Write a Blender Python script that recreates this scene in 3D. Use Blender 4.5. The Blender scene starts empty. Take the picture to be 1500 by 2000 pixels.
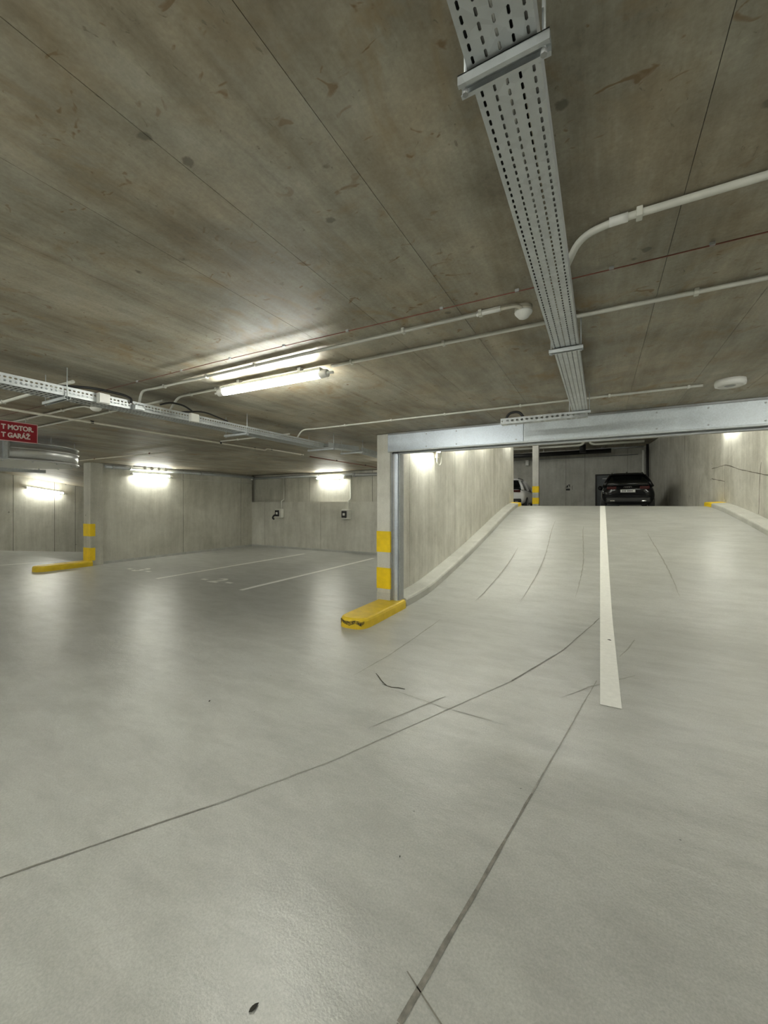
import bpy, bmesh, math, random
from mathutils import Vector, Matrix
random.seed(7)
PI = math.pi
SC = bpy.context.scene
COL = SC.collection

# ------------------------------------------------------------------ camera, world, exposure
cam = bpy.data.cameras.new('camera'); cam_o = bpy.data.objects.new('camera', cam); COL.objects.link(cam_o)
cam.sensor_fit = 'VERTICAL'; cam.sensor_height = 36.0; cam.sensor_width = 27.0
cam.lens = 770 * 36.0 / 2000.0
cam.shift_y = -16 / 2000.0
cam.clip_start = 0.05
cam_o.location = (0, 0, 1.6)
cam_o.rotation_euler = (PI / 2, 0, math.atan(422 / 770))
SC.camera = cam_o
w = bpy.data.worlds.new('world'); SC.world = w; w.use_nodes = True
w.node_tree.nodes['Background'].inputs[0].default_value = (0.9, 0.95, 1, 1)
w.node_tree.nodes['Background'].inputs[1].default_value = 0.0
SC.view_settings.view_transform = 'Standard'; SC.view_settings.look = 'None'
SC.view_settings.gamma = 1.0; SC.view_settings.use_curve_mapping = False
SC.view_settings.exposure = 1.15
LAMP = 50.0                                   # radiance of the fluorescent tubes
H = 2.67                                      # hall ceiling height
UF = 1.27                                     # upper deck level
UC = 4.9                                      # upper deck ceiling

# ------------------------------------------------------------------ materials
def new_mat(name):
    m = bpy.data.materials.new(name); m.use_nodes = True
    nt = m.node_tree
    return m, nt, nt.nodes['Principled BSDF']
def nd(nt, t, **kw):
    n = nt.nodes.new(t)
    for k, v in kw.items():
        if k.startswith('i_'):
            n.inputs[k[2:]].default_value = v
        else: setattr(n, k, v)
    return n
def lk(nt, a, b): nt.links.new(a, b)
def pos(nt, scale=(1, 1, 1), loc=(0, 0, 0)):
    g = nd(nt, 'ShaderNodeNewGeometry'); mp = nd(nt, 'ShaderNodeMapping')
    mp.inputs['Scale'].default_value = scale; mp.inputs['Location'].default_value = loc
    lk(nt, g.outputs['Position'], mp.inputs['Vector']); return mp.outputs[0]
def noise(nt, vec, scale, detail=5, rough=0.55, dist=0.0):
    n = nd(nt, 'ShaderNodeTexNoise'); n.inputs['Scale'].default_value = scale
    n.inputs['Detail'].default_value = detail; n.inputs['Roughness'].default_value = rough
    n.inputs['Distortion'].default_value = dist
    lk(nt, vec, n.inputs['Vector']); return n.outputs['Fac']
def ramp(nt, fac, stops):
    r = nd(nt, 'ShaderNodeValToRGB'); e = r.color_ramp.elements
    e[0].position, e[0].color = stops[0][0], stops[0][1]
    e[1].position, e[1].color = stops[-1][0], stops[-1][1]
    for p, c in stops[1:-1]:
        x = e.new(p); x.color = c
    lk(nt, fac, r.inputs[0]); return r.outputs[0]
def g(v): return (v, v, v, 1)
def mix(nt, fac, a, b, mode='MIX'):
    m = nd(nt, 'ShaderNodeMix'); m.data_type = 'RGBA'; m.blend_type = mode
    for s, v in ((m.inputs[0], fac), (m.inputs[6], a), (m.inputs[7], b)):
        if isinstance(v, (int, float)): s.default_value = v
        elif isinstance(v, tuple): s.default_value = v
        else: lk(nt, v, s)
    return m.outputs[2]
def mth(nt, op, a, b=0.0):
    m = nd(nt, 'ShaderNodeMath'); m.operation = op
    for s, v in ((m.inputs[0], a), (m.inputs[1], b)):
        if isinstance(v, (int, float)): s.default_value = v
        else: lk(nt, v, s)
    return m.outputs[0]
def bump(nt, bsdf, h, strength=0.3, dist=0.01):
    b = nd(nt, 'ShaderNodeBump'); b.inputs['Strength'].default_value = strength
    b.inputs['Distance'].default_value = dist
    lk(nt, h, b.inputs['Height']); lk(nt, b.outputs[0], bsdf.inputs['Normal'])

def concrete(name, lo, hi, streak, rough=0.8, rust=0.0, pits=0.0, contrast=0.5, spec=0.3, fine=0.3, bmp=0.25):
    m, nt, b = new_mat(name)
    big = noise(nt, pos(nt), 0.9, 6, 0.62, 0.5)
    st = noise(nt, pos(nt, streak, (3, 1, 7)), 1.0, 7, 0.66, 0.3)
    fs = noise(nt, pos(nt, tuple(x * 4.5 for x in streak), (1, 8, 2)), 1.0, 3, 0.6, 0.2)
    mid = noise(nt, pos(nt), 7.0, 7, 0.7)
    f = mth(nt, 'ADD', mth(nt, 'MULTIPLY', big, 0.42), mth(nt, 'ADD', mth(nt, 'MULTIPLY', st, 0.32),
            mth(nt, 'ADD', mth(nt, 'MULTIPLY', mid, 0.18), mth(nt, 'MULTIPLY', fs, 0.08))))
    oi = nd(nt, 'ShaderNodeObjectInfo')
    f = mth(nt, 'ADD', f, mth(nt, 'MULTIPLY', mth(nt, 'SUBTRACT', oi.outputs['Random'], 0.5), 0.025))
    k = 0.2 - contrast * 0.2
    c = ramp(nt, f, [(0.5 - k, lo), (0.5 + k, hi)])
    grain = noise(nt, pos(nt), 70, 4, 0.7)
    c = mix(nt, fine, c, ramp(nt, grain, [(0.3, g(0.6)), (0.7, g(1.35))]), 'MULTIPLY')
    if rust:
        warm = noise(nt, pos(nt, (1.6, 0.9, 1), (4, 7, 0)), 1.3, 5, 0.65, 0.6)
        c = mix(nt, mth(nt, 'MULTIPLY', ramp(nt, warm, [(0.42, g(0)), (0.66, g(1))]), 0.35), c, (1.12, 0.88, 0.62, 1), 'MULTIPLY')
        r1 = noise(nt, pos(nt, (1.0, 0.8, 1), (9, 4, 0)), 4.2, 4, 0.6, 0.9)
        r2 = noise(nt, pos(nt, (1, 1, 1), (2, 5, 0)), 0.9, 2, 0.5)
        rf = mth(nt, 'MULTIPLY', ramp(nt, r1, [(0.52, g(0)), (0.74, g(1))]), ramp(nt, r2, [(0.36, g(0)), (0.58, g(1))]))
        c = mix(nt, mth(nt, 'MULTIPLY', rf, rust), c, (0.27, 0.165, 0.05, 1))
        r3 = noise(nt, pos(nt, (1, 1.5, 1), (1, 9, 0)), 11.0, 2, 0.5, 1.6)
        rg = mth(nt, 'MULTIPLY', ramp(nt, r3, [(0.67, g(0)), (0.73, g(1))]), ramp(nt, r2, [(0.34, g(0)), (0.50, g(1))]))
        c = mix(nt, mth(nt, 'MULTIPLY', rg, 0.7), c, (0.16, 0.085, 0.022, 1))
        r4 = noise(nt, pos(nt, (2.2, 1, 1), (6, 2, 0)), 14.0, 4, 0.6, 2.0)
        c = mix(nt, mth(nt, 'MULTIPLY', ramp(nt, r4, [(0.66, g(0)), (0.72, g(1))]), 0.55), c, (0.10, 0.09, 0.06, 1))
    if pits:
        v = nd(nt, 'ShaderNodeTexVoronoi'); v.inputs['Scale'].default_value = 4.5 if rust else 3.0
        wob = noise(nt, pos(nt), 25, 3, 0.6)
        lk(nt, pos(nt), v.inputs['Vector'])
        bw = nd(nt, 'ShaderNodeSeparateColor'); lk(nt, v.outputs['Color'], bw.inputs[0])
        gate = mth(nt, 'GREATER_THAN', bw.outputs[0], 0.55)
        d = mth(nt, 'ADD', v.outputs['Distance'], mth(nt, 'MULTIPLY', mth(nt, 'SUBTRACT', wob, 0.5), 0.22))
        pf = mth(nt, 'MULTIPLY', ramp(nt, d, [(0.05, g(1)), (0.09, g(0))]), gate)
        c = mix(nt, mth(nt, 'MULTIPLY', pf, 0.65), c, (0.09, 0.08, 0.06, 1))
    lk(nt, c, b.inputs['Base Color'])
    b.inputs['Specular IOR Level'].default_value = spec
    rr = ramp(nt, mid, [(0.3, g(rough - 0.1)), (0.7, g(min(1, rough + 0.08)))])
    lk(nt, rr, b.inputs['Roughness'])
    hh = mth(nt, 'ADD', mth(nt, 'MULTIPLY', st, 1.0), mth(nt, 'MULTIPLY', grain, 0.12))
    bump(nt, b, hh, bmp, 0.006)
    return m
M = {}
M['ceiling'] = concrete('ceiling_concrete', (0.20, 0.178, 0.132, 1), (0.46, 0.44, 0.362, 1), (5.5, 0.7, 3), 0.58, rust=0.7, pits=1, contrast=0.52, spec=0.35, bmp=0.3)
M['ceiling_back'] = concrete('ceiling_slab_concrete', (0.18, 0.16, 0.12, 1), (0.26, 0.24, 0.19, 1), (4, 0.6, 3), 0.8)
M['wall'] = concrete('wall_concrete', (0.40, 0.39, 0.33, 1), (0.66, 0.65, 0.575, 1), (5, 5, 0.5), 0.75, pits=1, contrast=0.35)
M['wall_ramp'] = concrete('ramp_wall_concrete', (0.42, 0.408, 0.35, 1), (0.74, 0.725, 0.655, 1), (5, 5, 0.35), 0.75, pits=1, contrast=0.42)
M['ledge'] = concrete('ledge_concrete', (0.44, 0.43, 0.375, 1), (0.70, 0.692, 0.625, 1), (4, 4, 0.6), 0.75, contrast=0.35)
M['joint'] = concrete('joint_concrete', (0.12, 0.11, 0.085, 1), (0.2, 0.185, 0.15, 1), (4, 4, 0.6), 0.9)
M['upper'] = concrete('upper_wall_concrete', (0.40, 0.397, 0.36, 1), (0.62, 0.617, 0.57, 1), (4, 4, 0.5), 0.8, contrast=0.4)
M['kerb'] = concrete('kerb_concrete', (0.40, 0.40, 0.36, 1), (0.62, 0.62, 0.57, 1), (2, 2, 1), 0.6, contrast=0.3)

def floor_mat(name, lo, hi, along, r0, r1, grain_scale=110, grain_bump=0.22):
    m, nt, b = new_mat(name)
    big = noise(nt, pos(nt), 0.55, 6, 0.6, 0.6)
    sw = noise(nt, pos(nt, along), 1.0, 6, 0.6, 0.5)
    f = mth(nt, 'ADD', mth(nt, 'MULTIPLY', big, 0.55), mth(nt, 'MULTIPLY', sw, 0.45))
    c = ramp(nt, f, [(0.3, lo), (0.68, hi)])
    gr = noise(nt, pos(nt), grain_scale, 3, 0.7)
    c = mix(nt, 0.42, c, ramp(nt, gr, [(0.3, g(0.6)), (0.7, g(1.30))]), 'MULTIPLY')
    sc = noise(nt, pos(nt, (1.0, 2.4, 1), (5, 2, 0)), 2.2, 3, 0.6, 0.25)
    fn = noise(nt, pos(nt, (1, 1.8, 1), (2, 2, 0)), 16, 5, 0.7, 0.2)
    c = mix(nt, 0.30, c, ramp(nt, fn, [(0.3, g(0.78)), (0.7, g(1.18))]), 'MULTIPLY')
    c = mix(nt, mth(nt, 'MULTIPLY', ramp(nt, sc, [(0.40, g(0)), (0.85, g(1))]), 0.40), c, (0.22, 0.22, 0.20, 1))
    v = nd(nt, 'ShaderNodeTexVoronoi'); v.inputs['Scale'].default_value = 4.0; lk(nt, pos(nt), v.inputs['Vector'])
    c = mix(nt, ramp(nt, v.outputs['Distance'], [(0.012, g(0.8)), (0.024, g(0))]), c, (0.09, 0.085, 0.075, 1))
    lk(nt, c, b.inputs['Base Color'])
    rr = ramp(nt, mth(nt, 'ADD', mth(nt, 'MULTIPLY', sw, 0.6), mth(nt, 'MULTIPLY', sc, 0.4)), [(0.25, g(r0)), (0.75, g(r1))])
    lk(nt, rr, b.inputs['Roughness'])
    b.inputs['Specular IOR Level'].default_value = 0.6
    hs = noise(nt, pos(nt), grain_scale, 2, 0.6)
    hb = mth(nt, 'ADD', hs, mth(nt, 'MULTIPLY', noise(nt, pos(nt, (1, 1.6, 1)), 9.0, 4, 0.55, 0.5), 2.4))
    bump(nt, b, hb, grain_bump, 0.0022)
    return m
M['floor'] = floor_mat('polished_floor_coating', (0.39, 0.397, 0.375, 1), (0.525, 0.532, 0.505, 1), (0.9, 3.5, 1), 0.285, 0.37, 105, 0.5)
M['ramp'] = M['floor']

def plain(name, col, rough=0.5, metal=0.0, var=0.12, scale=14, bumpy=0.0, spec=0.5):
    m, nt, b = new_mat(name)
    n = noise(nt, pos(nt), scale, 5, 0.6)
    lo = tuple(x * (1 - var) for x in col[:3]) + (1,); hi = tuple(min(1, x * (1 + var)) for x in col[:3]) + (1,)
    lk(nt, ramp(nt, n, [(0.3, lo), (0.7, hi)]), b.inputs['Base Color'])
    b.inputs['Metallic'].default_value = metal
    lk(nt, ramp(nt, n, [(0.3, g(max(0.02, rough - 0.05))), (0.7, g(rough + 0.05))]), b.inputs['Roughness'])
    b.inputs['Specular IOR Level'].default_value = spec
    if bumpy: bump(nt, b, n, bumpy, 0.004)
    return m
def galv(name, col, rough, metal, scale=40):
    m, nt, b = new_mat(name)
    v = nd(nt, 'ShaderNodeTexVoronoi'); v.inputs['Scale'].default_value = scale; lk(nt, pos(nt), v.inputs['Vector'])
    n = noise(nt, pos(nt, (1, 1, 1)), 2.3, 5, 0.6)
    bw = nd(nt, 'ShaderNodeRGBToBW'); lk(nt, v.outputs['Color'], bw.inputs[0])
    f = mth(nt, 'ADD', mth(nt, 'MULTIPLY', bw.outputs[0], 0.2), mth(nt, 'MULTIPLY', n, 0.8))
    lo = tuple(x * 0.80 for x in col) + (1,); hi = tuple(min(1, x * 1.15) for x in col) + (1,)
    lk(nt, ramp(nt, f, [(0.3, lo), (0.7, hi)]), b.inputs['Base Color'])
    b.inputs['Metallic'].default_value = metal
    lk(nt, ramp(nt, f, [(0.3, g(rough - 0.06)), (0.7, g(rough + 0.08))]), b.inputs['Roughness'])
    return m
M['galv'] = galv('galvanised_steel', (0.56, 0.59, 0.60), 0.48, 0.55)
M['galv_beam'] = galv('galvanised_sheet_cool', (0.62, 0.68, 0.75), 0.42, 0.6, 90)
M['galv_beam2'] = galv('galvanised_sheet_neutral', (0.61, 0.66, 0.69), 0.46, 0.55, 90)
M['galv_duct'] = plain('galvanised_duct', (0.70, 0.71, 0.72), 0.33, 0.9, 0.04, 6)
M['fan_plate'] = plain('fan_bottom_plate', (0.62, 0.62, 0.58), 0.5, 0.1, 0.05, 5)
M['galv_dull'] = galv('galvanised_dull', (0.40, 0.41, 0.41), 0.55, 0.5)
M['yellow'] = plain('yellow_paint', (0.92, 0.64, 0.006), 0.45, 0, 0.10, 9)
M['white_paint'] = plain('white_road_paint', (0.88, 0.88, 0.84), 0.6, 0, 0.05, 20, 0, 0.3)
M['worn_paint'] = plain('worn_white_paint', (0.60, 0.60, 0.56), 0.6, 0, 0.10, 25)
M['pvc'] = plain('grey_white_plastic_conduit', (0.60, 0.60, 0.54), 0.45, 0, 0.05)
M['pvc_white'] = plain('white_plastic', (0.74, 0.74, 0.70), 0.4, 0, 0.04)
M['pipe_cream'] = plain('cream_pipe', (0.55, 0.52, 0.43), 0.5, 0, 0.08)
M['red_wire'] = plain('red_brown_cable', (0.16, 0.045, 0.025), 0.5, 0, 0.1)
M['red'] = plain('dark_red_sign', (0.27, 0.008, 0.018), 0.45, 0, 0.05)
M['pink_edge'] = plain('sign_border', (0.62, 0.42, 0.40), 0.5, 0, 0.05)
M['letter'] = plain('sign_lettering', (0.70, 0.62, 0.58), 0.5, 0, 0.03)
M['black'] = plain('black_rubber', (0.012, 0.012, 0.012), 0.55, 0, 0.1)
M['black_cable'] = plain('black_cable', (0.02, 0.02, 0.02), 0.5, 0, 0.1)
M['grey_cable'] = plain('grey_cable', (0.22, 0.22, 0.21), 0.5, 0, 0.1)
M['dark_mark'] = plain('dark_scuff', (0.20, 0.19, 0.165), 0.6, 0, 0.35, 30)
M['faint_mark'] = plain('faint_scuff', (0.31, 0.305, 0.27), 0.55, 0, 0.2, 18)
M['soil'] = plain('dirt', (0.055, 0.05, 0.035), 0.8, 0, 0.3, 60)
M['dark_door'] = plain('dark_slate_door', (0.045, 0.055, 0.062), 0.4, 0, 0.06)
M['car_black'] = plain('black_car_paint', (0.004, 0.004, 0.005), 0.10, 0, 0.05, 14, 0, 0.25)
M['car_white'] = plain('white_car_paint', (0.72, 0.72, 0.72), 0.2, 0, 0.02)
M['car_glass'] = plain('tinted_glass', (0.004, 0.005, 0.005), 0.04, 0, 0.02, 14, 0, 0.3)
M['tail_red'] = plain('tail_light_red', (0.045, 0.002, 0.002), 0.15, 0, 0.05)
M['chrome'] = plain('chrome', (0.7, 0.7, 0.7), 0.15, 1.0, 0.02)
M['plate'] = plain('number_plate_white', (0.55, 0.55, 0.55), 0.4, 0, 0.03)
M['plate_ink'] = plain('number_plate_ink', (0.05, 0.05, 0.06), 0.5, 0, 0.03)
M['alloy'] = plain('alloy_wheel', (0.35, 0.35, 0.36), 0.3, 0.8, 0.05)
M['leaf'] = plain('dry_dark_leaf', (0.02, 0.019, 0.012), 0.7, 0, 0.3, 80)
M['bronze'] = plain('grey_cap', (0.55, 0.54, 0.49), 0.45, 0.0, 0.1)
def emis(name, col, s):
    m, nt, b = new_mat(name)
    b.inputs['Base Color'].default_value = (0.8, 0.8, 0.8, 1)
    b.inputs['Emission Color'].default_value = col; b.inputs['Emission Strength'].default_value = s
    return m
M['tube'] = emis('lit_lamp_diffuser', (0.975, 0.985, 0.90, 1), LAMP)
M['tube_wall'] = emis('lit_wall_lamp_diffuser', (0.98, 0.985, 0.885, 1), LAMP * 0.8)

# ------------------------------------------------------------------ mesh helpers
class MB:
    def __init__(s): s.bm = bmesh.new()
    def box(s, x0, x1, y0, y1, z0, z1, mat=None):
        vs = [s.bm.verts.new((x, y, z)) for x in (x0, x1) for y in (y0, y1) for z in (z0, z1)]
        if mat is not None:
            for v in vs: v.co = mat @ v.co
        for f in ((0, 1, 3, 2), (4, 6, 7, 5), (0, 4, 5, 1), (2, 3, 7, 6), (0, 2, 6, 4), (1, 5, 7, 3)):
            s.bm.faces.new([vs[i] for i in f])
        return s
    def bevel(s, w, seg=2):
        bmesh.ops.bevel(s.bm, geom=[e for e in s.bm.edges], offset=w, segments=seg, profile=0.6, affect='EDGES', clamp_overlap=True)
        return s
    def poly(s, pts):
        s.bm.faces.new([s.bm.verts.new(p) for p in pts]); return s
    def prism(s, pts, z0, z1):
        a = [s.bm.verts.new((p[0], p[1], z0)) for p in pts]; b = [s.bm.verts.new((p[0], p[1], z1)) for p in pts]
        n = len(pts); s.bm.faces.new(a[::-1]); s.bm.faces.new(b)
        for i in range(n): s.bm.faces.new((a[i], a[(i + 1) % n], b[(i + 1) % n], b[i]))
        return s
    def tube(s, path, r, seg=8, cap=True):
        P = [Vector(p) for p in path]; rings = []; nrm = None
        for i, p in enumerate(P):
            t = ((P[i] - P[i - 1]).normalized() if i else Vector()) + ((P[i + 1] - P[i]).normalized() if i < len(P) - 1 else Vector())
            t.normalize()
            if nrm is None:
                nrm = t.orthogonal().normalized()
            nrm = (nrm - t * nrm.dot(t)).normalized(); b = t.cross(nrm)
            rr = r[i] if isinstance(r, (list, tuple)) else r
            rings.append([s.bm.verts.new(p + (nrm * math.cos(2 * PI * k / seg) + b * math.sin(2 * PI * k / seg)) * rr) for k in range(seg)])
        for A, B in zip(rings, rings[1:]):
            for k in range(seg):
                f = s.bm.faces.new((A[k], A[(k + 1) % seg], B[(k + 1) % seg], B[k])); f.smooth = True
        if cap:
            s.bm.faces.new(rings[0][::-1]); s.bm.faces.new(rings[-1])
        return s
    def lathe(s, prof, c, seg=32, mat=None):
        c = Vector(c); rings = []
        for r, z in prof:
            ring = []
            for k in range(seg):
                v = Vector((r * math.cos(2 * PI * k / seg), r * math.sin(2 * PI * k / seg), z))
                if mat is not None: v = mat @ v
                ring.append(s.bm.verts.new(c + v))
            rings.append(ring)
        for A, B in zip(rings, rings[1:]):
            for k in range(seg):
                f = s.bm.faces.new((A[k], A[(k + 1) % seg], B[(k + 1) % seg], B[k])); f.smooth = True
        s.bm.faces.new(rings[0][::-1]); s.bm.faces.new(rings[-1])
        return s
    def strip(s, pts, z, wd):
        """a flat painted or scuffed strip along a polyline, wd = half widths"""
        P = [Vector((p[0], p[1], 0)) for p in pts]; L = []; R = []
        for i, p in enumerate(P):
            t = (P[min(i + 1, len(P) - 1)] - P[max(i - 1, 0)]).normalized(); n = Vector((-t.y, t.x, 0))
            h = wd[i] if isinstance(wd, (list, tuple)) else wd
            zz = z[i] if isinstance(z, (list, tuple)) else z
            L.append(s.bm.verts.new(p + n * h + Vector((0, 0, zz)))); R.append(s.bm.verts.new(p - n * h + Vector((0, 0, zz))))
        for i in range(len(P) - 1): s.bm.faces.new((L[i], R[i], R[i + 1], L[i + 1]))
        return s
def fillet(pts, r, n=6):
    P = [Vector(p) for p in pts]; out = [P[0]]
    for i in range(1, len(P) - 1):
        a = P[i - 1] - P[i]; b = P[i + 1] - P[i]
        d = min(r, a.length * 0.49, b.length * 0.49)
        p0 = P[i] + a.normalized() * d; p1 = P[i] + b.normalized() * d
        for k in range(n + 1):
            t = k / n; out.append(p0 * (1 - t) ** 2 + P[i] * 2 * t * (1 - t) + p1 * t * t)
    out.append(P[-1]); return out
ROOT = {}
def thing(name, label, cat, loc=(0, 0, 0), group=None):
    o = bpy.data.objects.new(name, None); COL.objects.link(o); o.location = loc; o.empty_display_size = 0.1
    o['label'] = label; o['category'] = cat
    if group: o['group'] = group
    ROOT[o.name] = Vector(loc); return o
def obj(name, mb, mat, parent=None, label=None, smooth=False, recalc=True):
    off = ROOT.get(parent.name, Vector()) if parent else Vector()
    if off.length: bmesh.ops.translate(mb.bm, verts=mb.bm.verts, vec=-off)
    if recalc: bmesh.ops.recalc_face_normals(mb.bm, faces=mb.bm.faces)
    me = bpy.data.meshes.new(name); mb.bm.to_mesh(me); mb.bm.free()
    if smooth:
        for p in me.polygons: p.use_smooth = True
    me.materials.append(mat)
    o = bpy.data.objects.new(name, me); COL.objects.link(o)
    if parent: o.parent = parent; ROOT[o.name] = off
    if label: o['label'] = label
    return o
def share(src, parent, loc, label=None):
    """another object on the same mesh data, moved by loc"""
    o = bpy.data.objects.new(src.name.split('.')[0], src.data); COL.objects.link(o)
    o.parent = parent; o.location = loc; ROOT[o.name] = ROOT.get(parent.name, Vector())
    if label: o['label'] = label
    return o
def struct(name, mb, mat, smooth=False, recalc=True):
    o = obj(name, mb, mat, None, None, smooth, recalc); o['kind'] = 'structure'; return o
def tag(o, label, cat, group=None):
    o['label'] = label; o['category'] = cat
    if group: o['group'] = group
    return o
def solid(o, t, off=-1):
    m = o.modifiers.new('thickness', 'SOLIDIFY'); m.thickness = t; m.offset = off
def text_part(name, txt, size, mat, parent, matrix, bold=0.0, thick=0.001, label=None, sx=1.0):
    cu = bpy.data.curves.new(name, 'FONT'); cu.body = txt; cu.size = size; cu.offset = bold; cu.extrude = thick
    to = bpy.data.objects.new(name + '_src', cu); COL.objects.link(to)
    dg = bpy.context.evaluated_depsgraph_get(); dg.update()
    me = bpy.data.meshes.new_from_object(to.evaluated_get(dg)); me.name = name
    bpy.data.objects.remove(to)
    off = ROOT.get(parent.name, Vector()) if parent else Vector()
    me.transform(Matrix.Translation(-off) @ matrix @ Matrix.Scale(sx, 4, (1, 0, 0)))
    me.materials.clear(); me.materials.append(mat)
    o = bpy.data.objects.new(name, me); COL.objects.link(o)
    if parent: o.parent = parent; ROOT[o.name] = off
    if label: o['label'] = label
    return o

# ------------------------------------------------------------------ large structure
BX = -11.57                                   # left bay wall plane
BY = 10.7                                     # back wall plane of the bays
WX = -2.93                                    # left wall of the ramp
DX = -18.0                                    # outer wall of the lane that goes down
PROF = [(5.6, 0), (5.9, 0), (6.5, .03), (7, .09), (8, .24), (9, .405), (10, .59), (11, .785), (12, .985), (13, 1.175), (14, 1.35),
        (14.8, 1.46), (15.5, 1.52), (16, 1.52), (16.5, 1.49), (17.5, 1.36), (18.5, 1.28), (19.2, UF), (27.2, UF)]
def rz(y):
    if y <= PROF[1][0]: return 0.0
    for i in range(len(PROF) - 1):
        a, b = PROF[i], PROF[i + 1]
        if y <= b[0]:
            p = PROF[max(i - 1, 0)]; q = PROF[min(i + 2, len(PROF) - 1)]
            ma = (b[1] - p[1]) / (b[0] - p[0]); mb_ = (q[1] - a[1]) / (q[0] - a[0])
            h = b[0] - a[0]; t = (y - a[0]) / h
            return ((2 * t ** 3 - 3 * t * t + 1) * a[1] + (t ** 3 - 2 * t * t + t) * h * ma
                    + (-2 * t ** 3 + 3 * t * t) * b[1] + (t ** 3 - t * t) * h * mb_)
    return UF
def rwx(y): return 3.27 - 0.082 * (y - 15.3)   # right ramp wall plane

f = MB()
f.poly([(DX - .3, -9, 0), (8, -9, 0), (8, 5.5, 0), (DX - .3, 5.5, 0)])
f.poly([(BX - .29, 5.5, 0), (WX, 5.5, 0), (WX, BY + .2, 0), (BX - .29, BY + .2, 0)])
f.poly([(WX, 5.5, 0), (8, 5.5, 0), (8, 5.8, 0), (WX, 5.8, 0)])
N = 8
for i in range(N):
    ya = 5.5 + 8 * i / N; yb = 5.5 + 8 * (i + 1) / N
    zz = lambda y: -0.125 * max(0, y - 5.5) * min(1, (y - 5.5) / 1.2 + .15)
    f.poly([(DX - .3, ya, zz(ya)), (BX - .29, ya, zz(ya)), (BX - .29, yb, zz(yb)), (DX - .3, yb, zz(yb))])
floor = struct('floor', f, M['floor'], False, False); solid(floor, 0.2)

r = MB(); ys = [5.8 + i * 0.2 for i in range(108)]
prev = None
for y in ys:
    xl = WX if y < 15.8 else -12.0
    xs = [xl + (rwx(y) + .03 - xl) * k / 8 for k in range(9)]
    row = [r.bm.verts.new((x, y, rz(y))) for x in xs]
    if prev:
        for k in range(8):
            fc = r.bm.faces.new((prev[k], prev[k + 1], row[k + 1], row[k])); fc.smooth = True
    prev = row
ramp_o = struct('ramp', r, M['ramp'], True, False); solid(ramp_o, 0.15); ramp_o.modifiers[0].use_rim = False

# ceiling slab and its formwork panels
c = MB()
c.box(DX - .3, WX, -9, 5.5, H + .012, H + .2)
c.box(BX - .3, WX - .19, 5.5, BY + .3, H + .012, H + .2)
c.box(WX, 8, -9, 5.62, H + .012, H + .2)
ceil = struct('ceiling', c, M['ceiling_back'])
PW = 0.47; x0 = -1.155 - PW * 36
panel_cache = {}
def panel(parent, mat, x, y, z, lx, ly, lz, name='formwork_panel'):
    key = (round(lx, 3), round(ly, 3), round(lz, 3), mat.name)
    if key not in panel_cache:
        o = obj(name, MB().box(0, lx, 0, ly, 0, lz), mat, parent); o.location = (x, y, z); panel_cache[key] = o
    else: share(panel_cache[key], parent, (x, y, z))
i = 0; x = x0
while x < 7.9:
    xa, xb = x, x + PW; x = xb; i += 1
    if xb < -18.0: continue
    yend = BY if (xa >= BX - .31 and xb < WX + .3) else 5.49
    if xa > WX - .2: yend = 5.28
    far = xb < BX or xa > 2.2
    y = -1.3 - (i * 0.83) % 2.5 if not far else -1.3
    ln = 7.0
    while y < yend - .02:
        ye = min(y + ln, yend)
        panel(ceil, M['ceiling'], xa + .001, y + .0005, H, PW - .002, ye - y - .001, .013)
        y = ye
cb = MB().box(DX - .3, 8, -9, -3.81, H, H + .013); obj('formwork_field', cb, M['ceiling'], ceil)
cb = MB().box(-11.5, 2.2, -3.8, -3.79, H, H + .013); obj('formwork_field', cb, M['ceiling'], ceil)
# sloped ceiling of the lane going down
c2 = MB()
def dslope(y): return H - 0.165 * max(0, y - 5.55)
c2.poly([(DX - .3, 5.5, dslope(5.5)), (BX - .29, 5.5, dslope(5.5)), (BX - .29, 13.5, dslope(13.5)), (DX - .3, 13.5, dslope(13.5))])
c2o = struct('ceiling', c2, M['ceiling'], False, False); solid(c2o, 0.2, 1)
# upper ceiling
uc = struct('ceiling', MB().box(-12.2, 4.6, 5.62, 27.2, UC, UC + .2), M['ceiling'])

def wall(name, A, B, z0, z1, thick, joints, mat, normal, backing=None, zsplit=None, zf=None):
    """slab from A to B, formwork panels proud on the side of `normal`; joints = distances along A->B"""
    A = Vector((A[0], A[1], 0)); B = Vector((B[0], B[1], 0)); d = (B - A); L = d.length; d.normalize()
    n = Vector((normal[0], normal[1], 0)).normalized()
    mt = Matrix(((d.x, n.x, 0, A.x), (d.y, n.y, 0, A.y), (0, 0, 1, 0), (0, 0, 0, 1)))
    o = struct(name, MB().box(0, L, -thick, -.014, z0, z1, mt), backing or M['joint'])
    js = [0] + list(joints) + [L]
    for a, b in zip(js, js[1:]):
        ga = .008 if a else 0; gb = .008 if b < L else 0
        obj('formwork_panel', MB().box(a + ga, b - gb, -.015, 0, z0, z1, mt), mat, o)
    return o
# left bay wall (faces +X)
wall('wall_left', (BX, 5.58), (BX, BY), 0, H, .29, [2.31, 4.6], M['wall'], (1, 0))
# back wall of the bays: upper part set back, ledge below
wall('wall_back', (BX - .3, BY + .14), (WX - .2, BY + .14), 1.62, H, .2, [.3 + 2.65, .3 + 5.21, 7.6], M['wall'], (0, -1))
wall('wall_back', (BX - .0, BY), (WX - .2, BY), 0, 1.67, .3, [.66, 3.25, 6.0], M['ledge'], (0, -1))
# wall between bays and ramp (ramp side faces +X)
wall('wall_ramp', (WX, 5.55), (WX, 15.75), 0, UC, .19, [.73, 1.95, 3.2, 4.45, 5.7, 6.95, 8.2, 9.4], M['wall_ramp'], (1, 0), M['wall'])
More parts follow.
